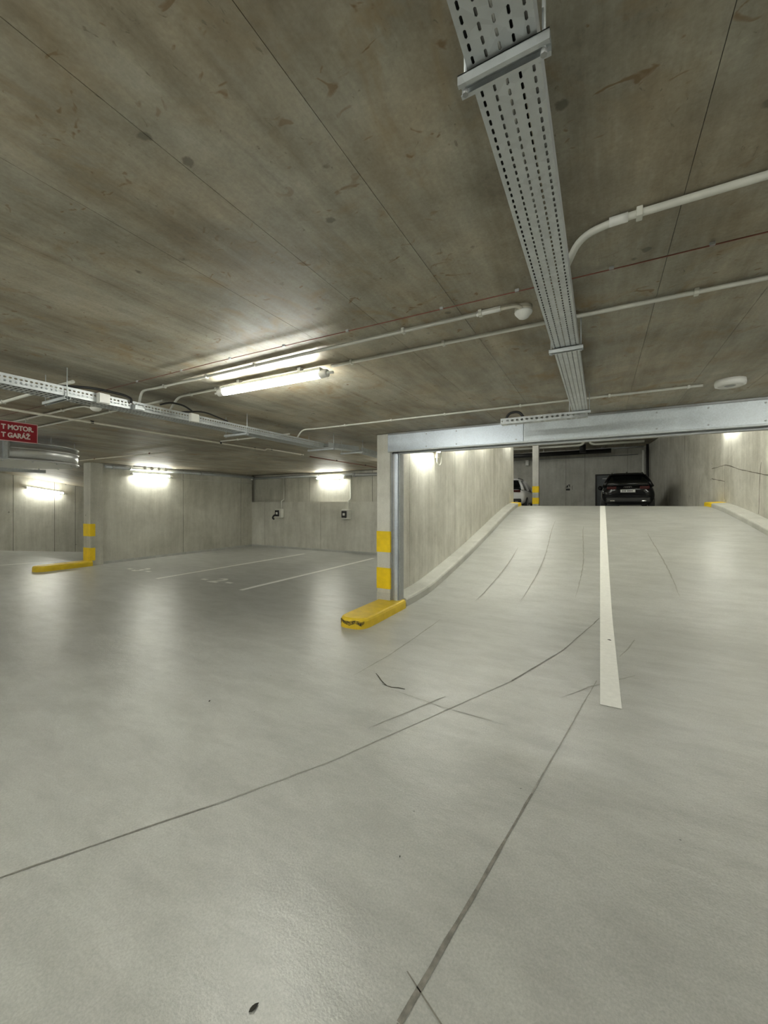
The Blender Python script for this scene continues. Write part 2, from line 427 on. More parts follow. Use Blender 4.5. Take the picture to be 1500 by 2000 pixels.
# right wall of ramp: oblique
R0 = (rwx(5.65), 5.65); R1 = (rwx(26.9), 26.9)
def rs(y): return (y - 5.65) * math.hypot(1, .082)
w_right = wall('wall_right', R0, R1, 0, UC, .25, [rs(v) for v in (7.6, 9.2, 11.0, 16.36, 17.59, 22, 24.5)], M['wall_ramp'], (-1, -.082))
def wall_crack(pts, hw=.012):
    q = []
    for (ya, za), (yb, zb) in zip(pts, pts[1:]):
        n = max(2, int(math.hypot(yb - ya, zb - za) / .15))
        for k in range(n): q.append((ya + (yb - ya) * k / n, za + (zb - za) * k / n))
    q.append(pts[-1]); m = MB(); L = []
    for k, (y, z) in enumerate(q):
        a = q[max(k - 1, 0)]; b = q[min(k + 1, len(q) - 1)]
        d = Vector((b[0] - a[0], b[1] - a[1])).normalized(); h = hw * random.uniform(.5, 1.2); j = random.uniform(-.008, .008)
        row = []
        for sg in (-1, 1):
            yy = y - d.y * (h * sg + j); zz = z + d.x * (h * sg + j)
            row.append(m.bm.verts.new((rwx(yy) - .003, yy, zz)))
        L.append(row)
    for A, B in zip(L, L[1:]): m.bm.faces.new((A[0], A[1], B[1], B[0]))
    obj('crack', m, M['joint'], w_right, 'dark pour line in the wall')
wall_crack([(16.36, 2.73), (15.16, 2.76), (14.01, 2.51), (12.58, 2.28), (11.4, 2.2)])
wall_crack([(16.36, 2.42), (15.24, 2.27)]); wall_crack([(15.24, 2.75), (15.24, 1.74)], .009)
wall_crack([(12.92, 2.62), (13.0, 2.2), (13.05, 1.35)], .014); wall_crack([(19.41, 4.4), (19.41, 3.2)], .016)
# upper deck
wall('wall_upper', (-12.2, 26.75), (2.6, 26.75), UF - .1, UC, .25, [2.4, 4.8, 7.2, 8.6, 10.35, 11.4, 13.6], M['upper'], (0, -1))
struct('wall_upper', MB().box(-12.3, -12.1, 15.6, 27, UF - .1, UC), M['upper'])
struct('wall_upper', MB().box(-12.2, WX - .19, 15.5, 15.75, UF - .2, UC), M['upper'])
struct('wall_bulkhead', MB().box(WX, 4.3, 5.64, 5.8, H, UC), M['upper'])
# off-frame shell of the hall
struct('wall_front', MB().box(DX - .3, 8.2, -9.2, -9, 0, H), M['wall'])
struct('wall_side', MB().box(8, 8.2, -9, 5.8, 0, H), M['wall'])
struct('wall_side', MB().box(4.06, 8.2, 5.5, 5.8, 0, H), M['wall'])
# outer wall of the lane going down
wall('wall_lane', (DX, -9), (DX, 13.5), -1.2, H, .25, [9 + 4.6, 9 + 5.86, 9 + 7.05, 9 + 7.72, 9 + 9.5], M['wall'], (1, 0))
struct('wall_lane', MB().box(DX, BX, 13.3, 13.5, -1.3, H), M['wall'])
# coved skirting of floor coating
struct('baseboard_left', MB().box(BX, BX + .018, 5.58, BY, 0, .07), M['floor'])
struct('baseboard_back', MB().box(BX, WX - .2, BY - .018, BY, 0, .07), M['floor'])
struct('baseboard_lane', MB().box(DX, DX + .02, -9, 5.5, 0, .07), M['floor'])

# door on the upper deck (behind the black car)
d = struct('door_1', MB().box(-.16, .90, 26.66, 26.72, UF, UF + 2.0), M['dark_door'])
fr = MB(); fr.box(-.25, -.16, 26.62, 26.74, UF, UF + 2.08); fr.box(.90, .99, 26.62, 26.74, UF, UF + 2.08); fr.box(-.16, .90, 26.62, 26.74, UF + 2.0, UF + 2.08)
obj('door_frame', fr, M['black'], d)
obj('door_closer', MB().box(.12, .62, 26.58, 26.66, UF + 1.78, UF + 1.84).bevel(.008), M['galv_dull'], d)

# ------------------------------------------------------------------ ramp kerbs
def ramp_kerb(xa, xb, y0, y1, label, cat='kerb', hgt=.13, yellow=(15.1, 15.75)):
    """xa(y) wall side, xb(y) drive side"""
    t = thing('ramp_kerb', label, cat, (xb(y0), y0, rz(y0)))
    def seg(ya, yb):
        m = MB(); n = max(2, int((yb - ya) / .25)); pr = None
        for i in range(n + 1):
            y = ya + (yb - ya) * i / n; z = rz(y)
            s = 1 if xb(y) > xa(y) else -1
            ring = [(xa(y), z - .05), (xa(y), z + hgt + .012), (xb(y) - s * .05, z + hgt), (xb(y) - s * .018, z + hgt - .008), (xb(y) - s * .004, z + hgt - .03), (xb(y), z - .05)]
            vs = [m.bm.verts.new((a, y, b)) for a, b in ring]
            if pr:
                for k in range(len(vs)):
                    m.bm.faces.new((pr[k], pr[(k + 1) % 6], vs[(k + 1) % 6], vs[k]))
            else: m.bm.faces.new(vs)
            pr = vs
        m.bm.faces.new(pr[::-1]); return m
    obj('kerb_body', seg(y0, yellow[0]), M['kerb'], t)
    obj('painted_end', seg(yellow[0], yellow[1]), M['yellow'], t, 'yellow painted kerb end')
    return t
ramp_kerb(lambda y: WX + .002, lambda y: -2.64, 5.56, 15.7, 'pale concrete kerb climbing along the left wall of the ramp')
ramp_kerb(lambda y: rwx(y) - .002, lambda y: rwx(y) - .36, 5.9, 15.7, 'pale concrete kerb along the right wall of the ramp')

# ------------------------------------------------------------------ pillars with bands, kerb islands
def pillar(label, x0, x1, y0, y1, z0, z1, bands, wrap, mat, base=None):
    t = thing('concrete_pillar', label, 'pillar', ((x0 + x1) / 2, (y0 + y1) / 2, z0))
    obj('shaft', MB().box(x0, x1, y0, y1, z0, z1).bevel(.012, 2), mat, t)
    for a, b in bands:
        obj('painted_band', MB().box(x0 - .004, x1 + .004, y0 - .004, y0 + wrap, z0 + a, z0 + b), M['yellow'], t, 'yellow painted warning band')
    if base:
        obj('base_coating', MB().box(x0 - .003, x1 + .003, y0 - .003, y0 + wrap, z0, z0 + base), M['kerb'], t, 'pale floor coating turned up at the foot')
    return t
pillar('concrete pillar with two yellow bands at the foot of the ramp', -3.03, -2.80, 5.3, 5.55, 0, H, [(.30, .62), (.86, 1.18)], .10, M['ledge'], .24)
pillar('concrete pillar with two yellow bands at the end of the left bay wall', -11.86, -11.52, 5.27, 5.58, 0, H, [(.13, .46), (.76, 1.08)], .115, M['wall'])
pillar('slim concrete pillar with two yellow bands up on the upper deck', -3.02, -2.72, 21.2, 21.5, UF, UC, [(.32, .64), (.90, 1.22)], .31, M['upper'])
def island(label, x0, x1, y0, y1, h=.13, nose=.16, dirt=False):
    t = thing('kerb_island', label, 'kerb', ((x0 + x1) / 2, (y0 + y1) / 2, 0))
    cx = (x0 + x1) / 2; hw = (x1 - x0) / 2
    def outline(s):
        w_ = hw - s; pts = [(cx + w_, y1), (cx + w_, y0 + nose + hw * .6)]
        for k in range(1, 14):
            a = PI * k / 14; e = .62
            px = math.copysign(abs(math.cos(a)) ** e, math.cos(a)); py = math.sin(a) ** e
            pts.append((cx + w_ * px, y0 + s + (nose + hw * .6 - s) * (1 - py)))
        pts += [(cx - w_, y0 + nose + hw * .6), (cx - w_, y1)]; return pts
    m = MB(); rings = []
    for s, z in ((0, 0), (.004, h - .04), (.014, h - .012), (.035, h)):
        rings.append([m.bm.verts.new((p[0], p[1], z)) for p in outline(s)])
    n = len(rings[0])
    for A, B in zip(rings, rings[1:]):
        for k in range(n):
            m.bm.faces.new((A[k], A[(k + 1) % n], B[(k + 1) % n], B[k]))
    m.bm.faces.new(rings[-1]); m.bm.faces.new(rings[0][::-1])
    obj('kerb_body', m, M['yellow_worn'], t)
    if dirt:
        sc = MB(); o1 = outline(-.002)[3:15]
        for k in range(len(o1) - 1):
            a, b = o1[k], o1[k + 1]
            za, zb = h * (.42 + .16 * math.sin(k * 2.1)), h * (.78 + .1 * math.cos(k * 1.7))
            zc, zd = h * (.42 + .16 * math.sin((k + 1) * 2.1)), h * (.78 + .1 * math.cos((k + 1) * 1.7))
            if k in (0, 9, 10): continue
            sc.poly([(a[0], a[1], za), (b[0], b[1], zc), (b[0], b[1], zd), (a[0], a[1], zb)])
        obj('scraped_patch', sc, M['scrape'], t, 'black tyre scrapes on the nose of the kerb')
    return t
def yellow_worn():
    m, nt, b = new_mat('worn_yellow_paint')
    n = noise(nt, pos(nt), 7, 6, 0.65); n2 = noise(nt, pos(nt), 28, 5, 0.7)
    cc = ramp(nt, n, [(0.3, (0.66, 0.46, 0.018, 1)), (0.7, (0.84, 0.60, 0.025, 1))])
    cc = mix(nt, mth(nt, 'MULTIPLY', ramp(nt, n2, [(0.60, g(0)), (0.74, g(1))]), 0.5), cc, (0.22, 0.15, 0.03, 1))
    lk(nt, cc, b.inputs['Base Color']); b.inputs['Roughness'].default_value = 0.5
    return m
def scrape():
    m, nt, b = new_mat('scraped_yellow_paint')
    n2 = noise(nt, pos(nt), 30, 6, 0.75)
    lk(nt, ramp(nt, n2, [(0.45, (0.025, 0.022, 0.012, 1)), (0.56, (0.42, 0.29, 0.02, 1))]), b.inputs['Base Color'])
    b.inputs['Roughness'].default_value = 0.6; return m
M['yellow_worn'] = yellow_worn(); M['scrape'] = scrape()
island('worn yellow kerb island at the foot of the ramp, scraped nose', -3.03, -2.61, 4.22, 5.46, dirt=True)
island('long yellow kerb island in front of the left bay wall', -11.85, -11.45, 4.15, 5.30)

# ------------------------------------------------------------------ shutter housing and guide rail
t = thing('shutter_housing', 'galvanised steel fire shutter housing spanning the foot of the ramp', 'shutter', (0.6, 5.45, 2.38))
BYF = 5.28
def hb(xa, xb, mat, lab):
    m = MB().box(xa, xb, BYF, 5.62, 2.395, 2.645); m.bevel(.006, 2); obj('casing_panel', m, mat, t, lab)
hb(-2.83, -.86, M['galv_beam'], 'bluish galvanised sheet panel'); hb(-.858, 4.05, M['galv_beam2'], 'greyer galvanised sheet panel')
obj('top_edge', MB().box(-2.83, 4.05, BYF + .004, 5.6, 2.646, 2.668), M['galv_dull'], t, 'dark top flange')
obj('bottom_lip', MB().box(-2.83, 4.05, BYF - .008, BYF + .03, 2.382, 2.400).bevel(.004), M['galv'], t, 'bright folded bottom lip')
obj('shutter_curtain', MB().box(-2.80, 4.0, 5.40, 5.44, 2.36, 2.395), M['galv_dull'], t, 'edge of the rolled up curtain')
obj('curtain_rail', MB().tube([(-2.0, 5.5, 2.375), (4.0, 5.5, 2.375)], .012), M['pvc'], t, 'beige seal along the slot')
bo = None
for bx in (-2.2, -1.75, -.95, .55, 1.0, 1.45):
    for bz in (2.43, 2.61):
        m = MB().tube([(bx, BYF + .002, bz), (bx, BYF - .006, bz)], .009, 8); obj('bolt', m, M['galv_dull'], t)
t = thing('guide_rail', 'tall galvanised shutter guide rail beside the banded pillar', 'rail', (-2.73, 5.4, .13))
m = MB(); m.box(-2.80, -2.785, 5.33, 5.395, .13, 2.376); obj('back_plate', m, M['galv_dull'], t, 'dull back plate')  # back plate in the duller galvanised steel
m = MB(); m.box(-2.785, -2.745, 5.345, 5.5, .13, 2.358); obj('rail_channel', m.bevel(.004), M['galv_dull'], t)
m = MB(); m.box(-2.742, -2.690, 5.33, 5.5, .13, 2.358); obj('rail_channel', m.bevel(.005), M['galv_beam'], t)
m = MB(); m.box(-2.688, -2.668, 5.37, 5.5, .13, 2.358); obj('rail_flange', m, M['galv_dull'], t)

# ------------------------------------------------------------------ perforated cable trays
def perf(m, O, U, V, nu, pu, rows, lu, lv):
    """plate from O, nu cells of pitch pu along U; rows = [(v0, v1, has_slot)] across V"""
    O = Vector(O); U = Vector(U); V = Vector(V)
    P = lambda a, b: m.bm.verts.new(O + U * a + V * b)
    for v0, v1, hole in rows:
        if not hole:
            m.bm.faces.new((P(0, v0), P(nu * pu, v0), P(nu * pu, v1), P(0, v1))); continue
        vc = (v0 + v1) / 2
        for k in range(nu):
            a0 = k * pu; a1 = a0 + pu; ac = (a0 + a1) / 2
            out = [P(a0, v0), P(ac, v0), P(a1, v0), P(a1, vc), P(a1, v1), P(ac, v1), P(a0, v1), P(a0, vc)]
            hx, hy = lu / 2, lv / 2; q = min(hx, hy) * .75
            # chamfered slot, eight corners
            inn = [P(ac - hx, vc - hy + q), P(ac - hx + q, vc - hy), P(ac + hx - q, vc - hy), P(ac + hx, vc - hy + q),
                   P(ac + hx, vc + hy - q), P(ac + hx - q, vc + hy), P(ac - hx + q, vc + hy), P(ac - hx, vc + hy - q)]
            # outer: 0 corner00 1 mid 2 corner10 3 mid 4 corner11 5 mid 6 corner01 7 mid
            m.bm.faces.new((out[0], out[1], inn[1], inn[0])); m.bm.faces.new((out[1], out[2], inn[2], inn[1])) if False else None
            m.bm.faces.new((out[1], out[2], inn[2])); m.bm.faces.new((out[1], inn[2], inn[1]))
            m.bm.faces.new((out[2], inn[3], inn[2])); m.bm.faces.new((out[2], out[3], inn[3])); m.bm.faces.new((out[3], inn[4], inn[3]))
            m.bm.faces.new((out[3], out[4], inn[4])); m.bm.faces.new((out[4], inn[5], inn[4])); m.bm.faces.new((out[4], out[5], inn[5]))
            m.bm.faces.new((out[5], inn[6], inn[5])); m.bm.faces.new((out[5], out[6], inn[6])); m.bm.faces.new((out[6], inn[7], inn[6]))
            m.bm.faces.new((out[6], out[7], inn[7])); m.bm.faces.new((out[7], inn[0], inn[7])); m.bm.faces.new((out[7], out[0], inn[0]))
def tray(label, path_o, axis, side, length, wid, hgt, pitch, brow, srow, slot, sslot, cables):
    """axis = along, side = across (unit vectors); origin at bottom corner"""
    O = Vector(path_o); A = Vector(axis); S = Vector(side); Z = Vector((0, 0, 1))
    t = thing('cable_tray', label, 'cable tray', tuple(O + A * length / 2 + S * wid / 2))
    n = int(length / pitch)
    m = MB(); rw = wid / brow; e = rw * .12
    perf(m, O, A, S, n, pitch, [(k * rw, (k + 1) * rw, True) for k in range(brow)], *slot)
    o = obj('tray_floor', m, M['galv'], t, 'slotted galvanised tray floor'); solid(o, .0012, 0)
    for s_, nm in ((0, 1), (wid, 2)):
        m = MB()
        if srow:
            mg = hgt * .16; sw = (hgt - 2 * mg) / srow
            perf(m, O + S * s_, A, Z, n, pitch, [(0, mg, False)] + [(mg + k * sw, mg + (k + 1) * sw, True) for k in range(srow)] + [(hgt - mg, hgt, False)], *sslot)
        else:
            P = [O + S * s_, O + S * s_ + A * n * pitch]
            m.poly([P[0], P[1], P[1] + Z * hgt, P[0] + Z * hgt])
        d = 1 if s_ == 0 else -1
        q = O + S * s_ + Z * hgt
        m.poly([q, q + A * n * pitch, q + A * n * pitch + S * .012 * d, q + S * .012 * d])
        o = obj('tray_side', m, M['galv'], t); solid(o, .0012, 0)
    for cx_, cz_, rr, mt in cables:
        pts = []
        for k in range(int(length / .35) + 1):
            pts.append(O + A * min(length, k * .35) + S * (cx_ + random.uniform(-.004, .004)) + Z * (cz_ + random.uniform(0, .004)))
        obj('cable', MB().tube(pts, rr, 6), M[mt], t)
    return t
TX0, TX1, TZ = -.240, -.106, 2.50
tray('slotted galvanised cable tray running overhead towards the ramp', (TX0, .35, TZ), (0, 1, 0), (1, 0, 0), 3.95, TX1 - TX0, .055, .025, 5, 0,
     (.0165, .0058), None, [(.013, .012, .007, 'black_cable'), (.040, .010, .007, 'grey_cable'), (.067, .008, .0045, 'pvc_white'), (.084, .010, .007, 'black_cable'), (.098, .010, .006, 'black_cable'), (.120, .009, .007, 'grey_cable')])
tray('short perforated tray stub hung crosswise above the shutter housing', (-.96, 4.42, 2.475), (1, 0, 0), (0, 1, 0), .85, .10, .06, .05, 3, 1, (.03, .012), (.030, .022), [(.05, .012, .008, 'grey_cable')])
LX0, LX1, LZ = -3.88, -3.69, 2.45
tray('long perforated tray with cables on the left, crossing the hall', (LX0, .9, LZ), (0, 1, 0), (1, 0, 0), 3.95, LX1 - LX0, .075, .03, 3, 2, (.013, .046), (.019, .013),
     [(.04, .02, .012, 'black_cable'), (.09, .02, .012, 'grey_cable'), (.14, .02, .01, 'black_cable')])
tray('last bright tray length left of the banded pillar', (-3.78, 4.86, 2.462), Vector((.10, .72, .02)).normalized(), Vector((.72, -.10, 0)).normalized(), .74, .17, .07, .03, 3, 0, (.019, .010), None, [(.06, .015, .012, 'grey_cable')])
tray('tray end dropping behind the banded pillar', (-3.68, 5.60, 2.482), (0, .9996, -.028), (1, 0, 0), 1.5, .17, .07, .03, 3, 0, (.019, .010), None, [(.06, .015, .012, 'grey_cable')])
tray('galvanised cable tray under the ceiling in the far left lane', (-13.2, 1.2, 2.42), (0, 1, 0), (1, 0, 0), 3.7, .2, .08, .05, 3, 0, (.03, .014), None, [(.06, .02, .015, 'grey_cable')])

# trapeze hangers
def hanger(label, y, x0, x1, z, rods=True, rod_x=None, big=.04):
    t = thing('tray_hanger', label, 'bracket', ((x0 + x1) / 2, y, z), 'strut hangers under the cable trays')
    m = MB(); hw = big / 2; th = .0025; hh = big * .55
    m.box(x0, x1, y - hw, y + hw, z - th, z); m.box(x0, x1, y - hw, y - hw + th, z - hh, z); m.box(x0, x1, y + hw - th, y + hw, z - hh, z)
    m.box(x0, x1, y - hw, y - hw * .45, z - hh - th, z - hh); m.box(x0, x1, y + hw * .45, y + hw, z - hh - th, z - hh)
    obj('strut_rail', m, M['galv'], t)
    for xr in (rod_x or (x0 + .012, x1 - .012)):
        obj('threaded_rod', MB().tube([(xr, y, z - hh - .010), (xr, y, H)], .004, 6), M['galv'], t)
        obj('nut', MB().tube([(xr, y, z - hh - .012), (xr, y, z - hh - .003)], .0065, 6), M['galv_dull'], t)
    return t
hanger('strut hanger crossing under the overhead tray nearest the camera', .815, -.262, -.083, TZ - .004, big=.034)
hanger('strut hanger crossing under the overhead tray at mid length', 2.49, -.262, -.083, TZ - .004, big=.034)
hanger('strut hanger under the overhead tray end by the shutter housing', 4.25, -.275, -.078, TZ - .004, big=.034)
hanger('strut hanger under the left tray near the frame edge', 1.52, -4.05, -3.66, LZ - .004)
hanger('strut hanger under the left tray beyond the lit tube lamp', 3.32, -4.05, -3.66, LZ - .004)
hanger('strut hanger at the kink of the left tray', 4.86, -4.02, -3.52, LZ - .004)
hanger('strut hanger of the left tray close to the banded pillar', 5.58, -3.9, -3.45, 2.472)

# junction boxes on the left tray and looping cables
def jbox(label, y, mat, w_=.09, h_=.085):
    t = thing('junction_box', label, 'box', (LX1 + .02, y, LZ + .03), 'small boxes on the left tray')
    obj('box_body', MB().box(LX1 + .002, LX1 + .042, y - w_ / 2, y + w_ / 2, LZ - .008, LZ - .008 + h_).bevel(.006), mat, t)
    obj('box_lid', MB().box(LX1 + .043, LX1 + .050, y - w_ / 2 + .004, y + w_ / 2 - .004, LZ - .003, LZ - .014 + h_).bevel(.003), mat, t)
    return t
jbox('white junction box on the left tray nearest the camera', 1.775, M['pvc_white'])
jbox('metal splice box on the left tray below the conduit bend', 2.06, M['galv'], .09, .05)
jbox('white junction box on the left tray below the lit lamp', 2.62, M['pvc_white'])
tag(obj('cable', MB().tube(fillet([(-3.79, 1.5, 2.54), (-3.78, 1.75, 2.585), (-3.74, 1.98, 2.575), (-3.665, 2.0, 2.535), (-3.665, 2.0, 2.50)], .08), .011, 8), M['black_cable']),
    'black cable arching over the left tray behind its first white box', 'cable', 'black cables on the left tray')
tag(obj('cable', MB().tube(fillet([(-3.70, 2.28, 2.55), (-3.655, 2.36, 2.585), (-3.655, 2.50, 2.585), (-3.66, 2.60, 2.545)], .08), .009, 8), M['black_cable']),
    'black cable looping over the left tray beside its last white box', 'cable', 'black cables on the left tray')
tag(obj('cable', MB().tube(fillet([(-3.78, 2.56, 2.545), (-3.76, 2.8, 2.60), (-3.74, 3.1, 2.545)], .1), .008, 8), M['black_cable']),
    'black cable lying along the left tray past its last white box', 'cable', 'black cables on the left tray')
tag(obj('cable', MB().tube(fillet([(-.92, 4.47, 2.52), (-.88, 4.47, 2.60), (-.77, 4.47, 2.605), (-.72, 4.47, 2.525)], .05), .014, 8), M['black_cable']),
    'thick black cable over the tray stub above the shutter housing', 'cable')

# ------------------------------------------------------------------ conduits
def conduit(label, pts, r, mat, clips=(), bend=.08, sleeves=(), cat='conduit', group=None, clip_mat='pvc', name='conduit', rods=()):
    mid = Vector(pts[len(pts) // 2])
    t = thing(name, label, cat, tuple(mid), group)
    obj('pipe', MB().tube(fillet(pts, bend), r, 10), M[mat], t)
    src = None
    for c_ in clips:
        c_ = Vector(c_)
        if src is None:
            m = MB(); m.box(c_.x - .010, c_.x + .010, c_.y - r - .005, c_.y + r + .005, c_.z - r - .004, min(c_.z + r + .004, H - .0008) if c_.z < H else c_.z + r + .004).bevel(.003)
            src = obj('clip', m, M[clip_mat], t); base = c_
        else: share(src, t, c_ - base)
    for q, zt in rods: obj('hanger_rod', MB().tube([q, (q[0], q[1], zt)], .012, 6), M['galv_dull'], t)
    for a, b in sleeves: obj('sleeve', MB().tube([a, b], r * 1.22, 10), M['pvc_white'], t)
    return t
CZ = 2.652
G1 = 'plastic conduits clipped to the ceiling'
conduit('wide plastic conduit bending away from the overhead tray at upper right', [(-.125, 1.83, 2.60), (-.07, 1.735, CZ), (.06, 1.695, CZ), (3.6, 1.70, CZ)], .0135, 'pvc',
        [(.125, 1.697, CZ), (.72, 1.7, CZ), (1.4, 1.7, CZ)], .09, [((.03, 1.699, CZ), (.09, 1.697, CZ))], group=G1)
conduit('plastic conduit left of the left tray, nearest the camera', [(-3.98, 1.69, CZ), (-7.2, 1.67, CZ)], .015, 'pvc', [(-4.6, 1.686, CZ), (-5.4, 1.68, CZ)], group=G1)
conduit('plastic conduit from the lit tube lamp towards the right edge', [(-1.80, 2.45, CZ), (2.0, 2.47, CZ)], .0115, 'pvc',
        [(-1.62, 2.452, CZ), (-.9, 2.455, CZ), (.42, 2.462, CZ), (1.0, 2.465, CZ)], group=G1)
conduit('short plastic conduit from the lit tube lamp into the left tray', [(-3.0, 2.44, CZ), (-3.62, 2.42, CZ), (-3.76, 2.42, 2.53)], .0115, 'pvc', [(-3.1, 2.44, CZ), (-3.45, 2.43, CZ)], .07, group=G1)
conduit('plastic conduit beyond the left tray leading towards the red sign', [(-3.9, 2.44, CZ), (-7.6, 2.46, CZ)], .012, 'pvc', [(-4.9, 2.445, CZ)], group=G1)
conduit('plastic conduit from the left tray to the hanging presence detector', [(-3.76, 2.12, 2.52), (-3.74, 2.13, CZ), (-3.5, 2.15, CZ), (-.50, 2.165, CZ)], .0115, 'pvc',
        [(-3.42, 2.15, CZ), (-2.85, 2.15, CZ), (-2.3, 2.155, CZ), (-1.05, 2.16, CZ), (-.58, 2.165, CZ)], .07, [((-.60, 2.165, CZ), (-.47, 2.165, CZ))], group=G1)
conduit('flexible elbow between conduit and hanging presence detector', [(-.48, 2.165, CZ), (-.385, 2.17, CZ), (-.36, 2.22, 2.645)], .0105, 'pipe_cream', (), .07)
conduit('plastic conduit far left leading to the small detector', [(-8.2, 2.14, CZ), (-4.98, 2.15, CZ), (-4.86, 2.17, CZ), (-4.83, 2.22, 2.64)], .012, 'pvc', [(-6.2, 2.146, CZ), (-5.3, 2.149, CZ)], .07, group=G1)
conduit('thin plastic conduit running along the front of the shutter housing', [(-3.74, 4.28, 2.53), (-3.70, 4.34, CZ), (-3.55, 4.38, CZ), (-2.0, 4.40, CZ), (.80, 4.43, CZ)], .0105, 'pvc',
        [(-3.0, 4.385, CZ), (-2.3, 4.395, CZ), (-1.6, 4.403, CZ), (-.75, 4.412, CZ), (.08, 4.42, CZ), (.70, 4.429, CZ)], .08, group=G1)
conduit('thin plastic conduit between the left tray and the cream pipe', [(-5.6, 4.5, CZ), (-4.1, 4.52, CZ)], .011, 'pvc', [(-5.2, 4.506, CZ)], group=G1)
conduit('red brown detection cable stretched under the ceiling', [(-7.2, 1.94, 2.652), (-2.5, 1.965, 2.652), (.1, 2.04, 2.65), (3.2, 2.09, 2.652)], .0028, 'red_wire',
        [(-4.5, 1.955, 2.655), (-3.5, 1.958, 2.655), (-2.9, 1.962, 2.655), (-2.35, 1.968, 2.655), (-1.85, 1.985, 2.655), (-1.35, 2.0, 2.655), (-.75, 2.015, 2.655), (-.36, 2.027, 2.655),
         (.045, 2.039, 2.655), (.40, 2.045, 2.655), (.85, 2.053, 2.655)], .02, cat='cable', clip_mat='galv_dull', name='detection_cable')
conduit('cream ceiling pipe with a small step, running deep into the bays', [(-5.52, .6, 2.61), (-5.55, 5.45, 2.61), (-5.55, 5.50, 2.645), (-5.55, 6.55, 2.645)], .013, 'pipe_cream',
        [(-5.53, 2.55, 2.615), (-5.54, 4.45, 2.615), (-5.55, 5.2, 2.615), (-5.55, 5.62, 2.645), (-5.55, 6.5, 2.645)], .02, cat='pipe', clip_mat='black_cable', name='ceiling_pipe')
conduit('thin dark ceiling pipe continuing from the cream pipe', [(-5.5, 6.7, 2.62), (-5.5, 9.6, 2.62)], .010, 'red_wire', [(-5.5, 7.7, 2.63), (-5.5, 9.0, 2.63)], cat='pipe', clip_mat='black_cable', name='ceiling_pipe')
conduit('thin ceiling pipe crossing the left bay by the bright ceiling patch', [(-10.9, 4.75, 2.63), (-7.0, 4.8, 2.63)], .012, 'pipe_cream', [(-10.2, 4.76, 2.635), (-8.1, 4.78, 2.635)], cat='pipe', clip_mat='red_wire', name='ceiling_pipe')
# pipes at the top of the bay walls
def walltube(label, pts, r, mat, cl, group='galvanised pipes along the bay walls'):
    t = thing('wall_pipe', label, 'pipe', pts[0], group)
    obj('pipe', MB().tube(pts, r, 12), M[mat], t)
    for p, q in cl: obj('collar', MB().tube([p, q], r * 1.25, 12), M['galv_dull'], t)
    return t
walltube('galvanised pipe along the top of the left bay wall', [(BX + .10, 5.6, 2.585), (BX + .10, BY - .02, 2.585)], .045, 'galv',
         [((BX + .10, y, 2.585), (BX + .10, y + .05, 2.585)) for y in (5.75, 6.2, 8.4)])
walltube('galvanised pipe along the top of the back bay wall', [(BX + .06, BY + .03, 2.56), (-6.95, BY + .03, 2.56)], .045, 'galv', [((-8.4, BY + .03, 2.56), (-8.33, BY + .03, 2.56))])
walltube('duller galvanised pipe on the back wall right of the wall lamp', [(-7.0, BY + .03, 2.53), (-3.2, BY + .03, 2.53)], .05, 'galv_dull', [((-7.03, BY + .03, 2.53), (-6.93, BY + .03, 2.53))])
t = thing('valve_manifold', 'row of four round grey caps under the ceiling above the left wall lamp', 'valve', (BX + .12, 6.7, 2.53))
obj('manifold_bar', MB().tube([(BX + .40, 6.15, 2.63), (BX + .40, 7.25, 2.63)], .018), M['galv_dull'], t)
for k in range(4):
    y = 6.42 + .2 * k
    obj('round_cap', MB().lathe([(.0, -.02), (.042, -.018), (.052, 0), (.042, .02), (.02, .03)], (BX + .46, y, 2.60), 16, Matrix.Rotation(PI / 2, 4, 'Y')), M['bronze'], t)
    obj('stem', MB().tube([(BX + .40, y, 2.63), (BX + .46, y, 2.60)], .016), M['galv_dull'], t)
tag(obj('sprinkler_head', MB().lathe([(.0, -.05), (.035, -.045), (.045, -.02), (.03, .0), (.02, .045)], (BX + .10, BY - .10, 2.53), 14), M['pvc_white']), 'small white detector knob high in the corner of the bays', 'detector')
conduit('thin conduit on the left bay wall from the wall lamp to the corner', [(BX + .02, 7.5, 2.38), (BX + .02, BY - .02, 2.36)], .010, 'pvc', [], name='conduit')

# ------------------------------------------------------------------ tube lamps
def lamp(label, p0, p1, up, r=.029, group='lit tube lamps', off=.05, bulge=False):
    p0 = Vector(p0); p1 = Vector(p1); d = (p1 - p0).normalized(); up = Vector(up).normalized(); L = (p1 - p0).length
    t = thing('tube_lamp', label, 'lamp', tuple((p0 + p1) / 2), group)
    s = d.cross(up).normalized()
    obj('diffuser', MB().tube([p0 + d * .07, p1 - d * .07], r, 16), M['tube_wall' if off > .06 else 'tube'], t, 'glowing white diffuser')
    mt = Matrix(((d.x, s.x, up.x, p0.x), (d.y, s.y, up.y, p0.y), (d.z, s.z, up.z, p0.z), (0, 0, 0, 1)))
    obj('housing', MB().box(.05, L - .05, -r * 1.1, r * 1.1, r * .80, r + .016, mt).bevel(.003), M['pvc'], t)
    for a, b in ((p0, p0 + d * .075), (p1 - d * .075, p1)):
        q = [a, a + (b - a) * .12, b - (b - a) * .12, b]
        obj('end_cap', MB().tube(q, [r * .78, r * 1.06, r * 1.06, r * .98], 16), M['pvc_white'], t)
    obj('cable_gland', MB().tube([p1, p1 + d * .05], r * .38, 10), M['pvc_white'], t); obj('cable_gland', MB().tube([p0 - d * .04, p0], r * .3, 10), M['pvc_white'], t)
    for q in (.22, .78):
        obj('mount_bracket', MB().box(L * q - .015, L * q + .015, -.02, .02, r + .012, r + off, mt), M['galv_dull'], t)
    return t
CL = H - .085
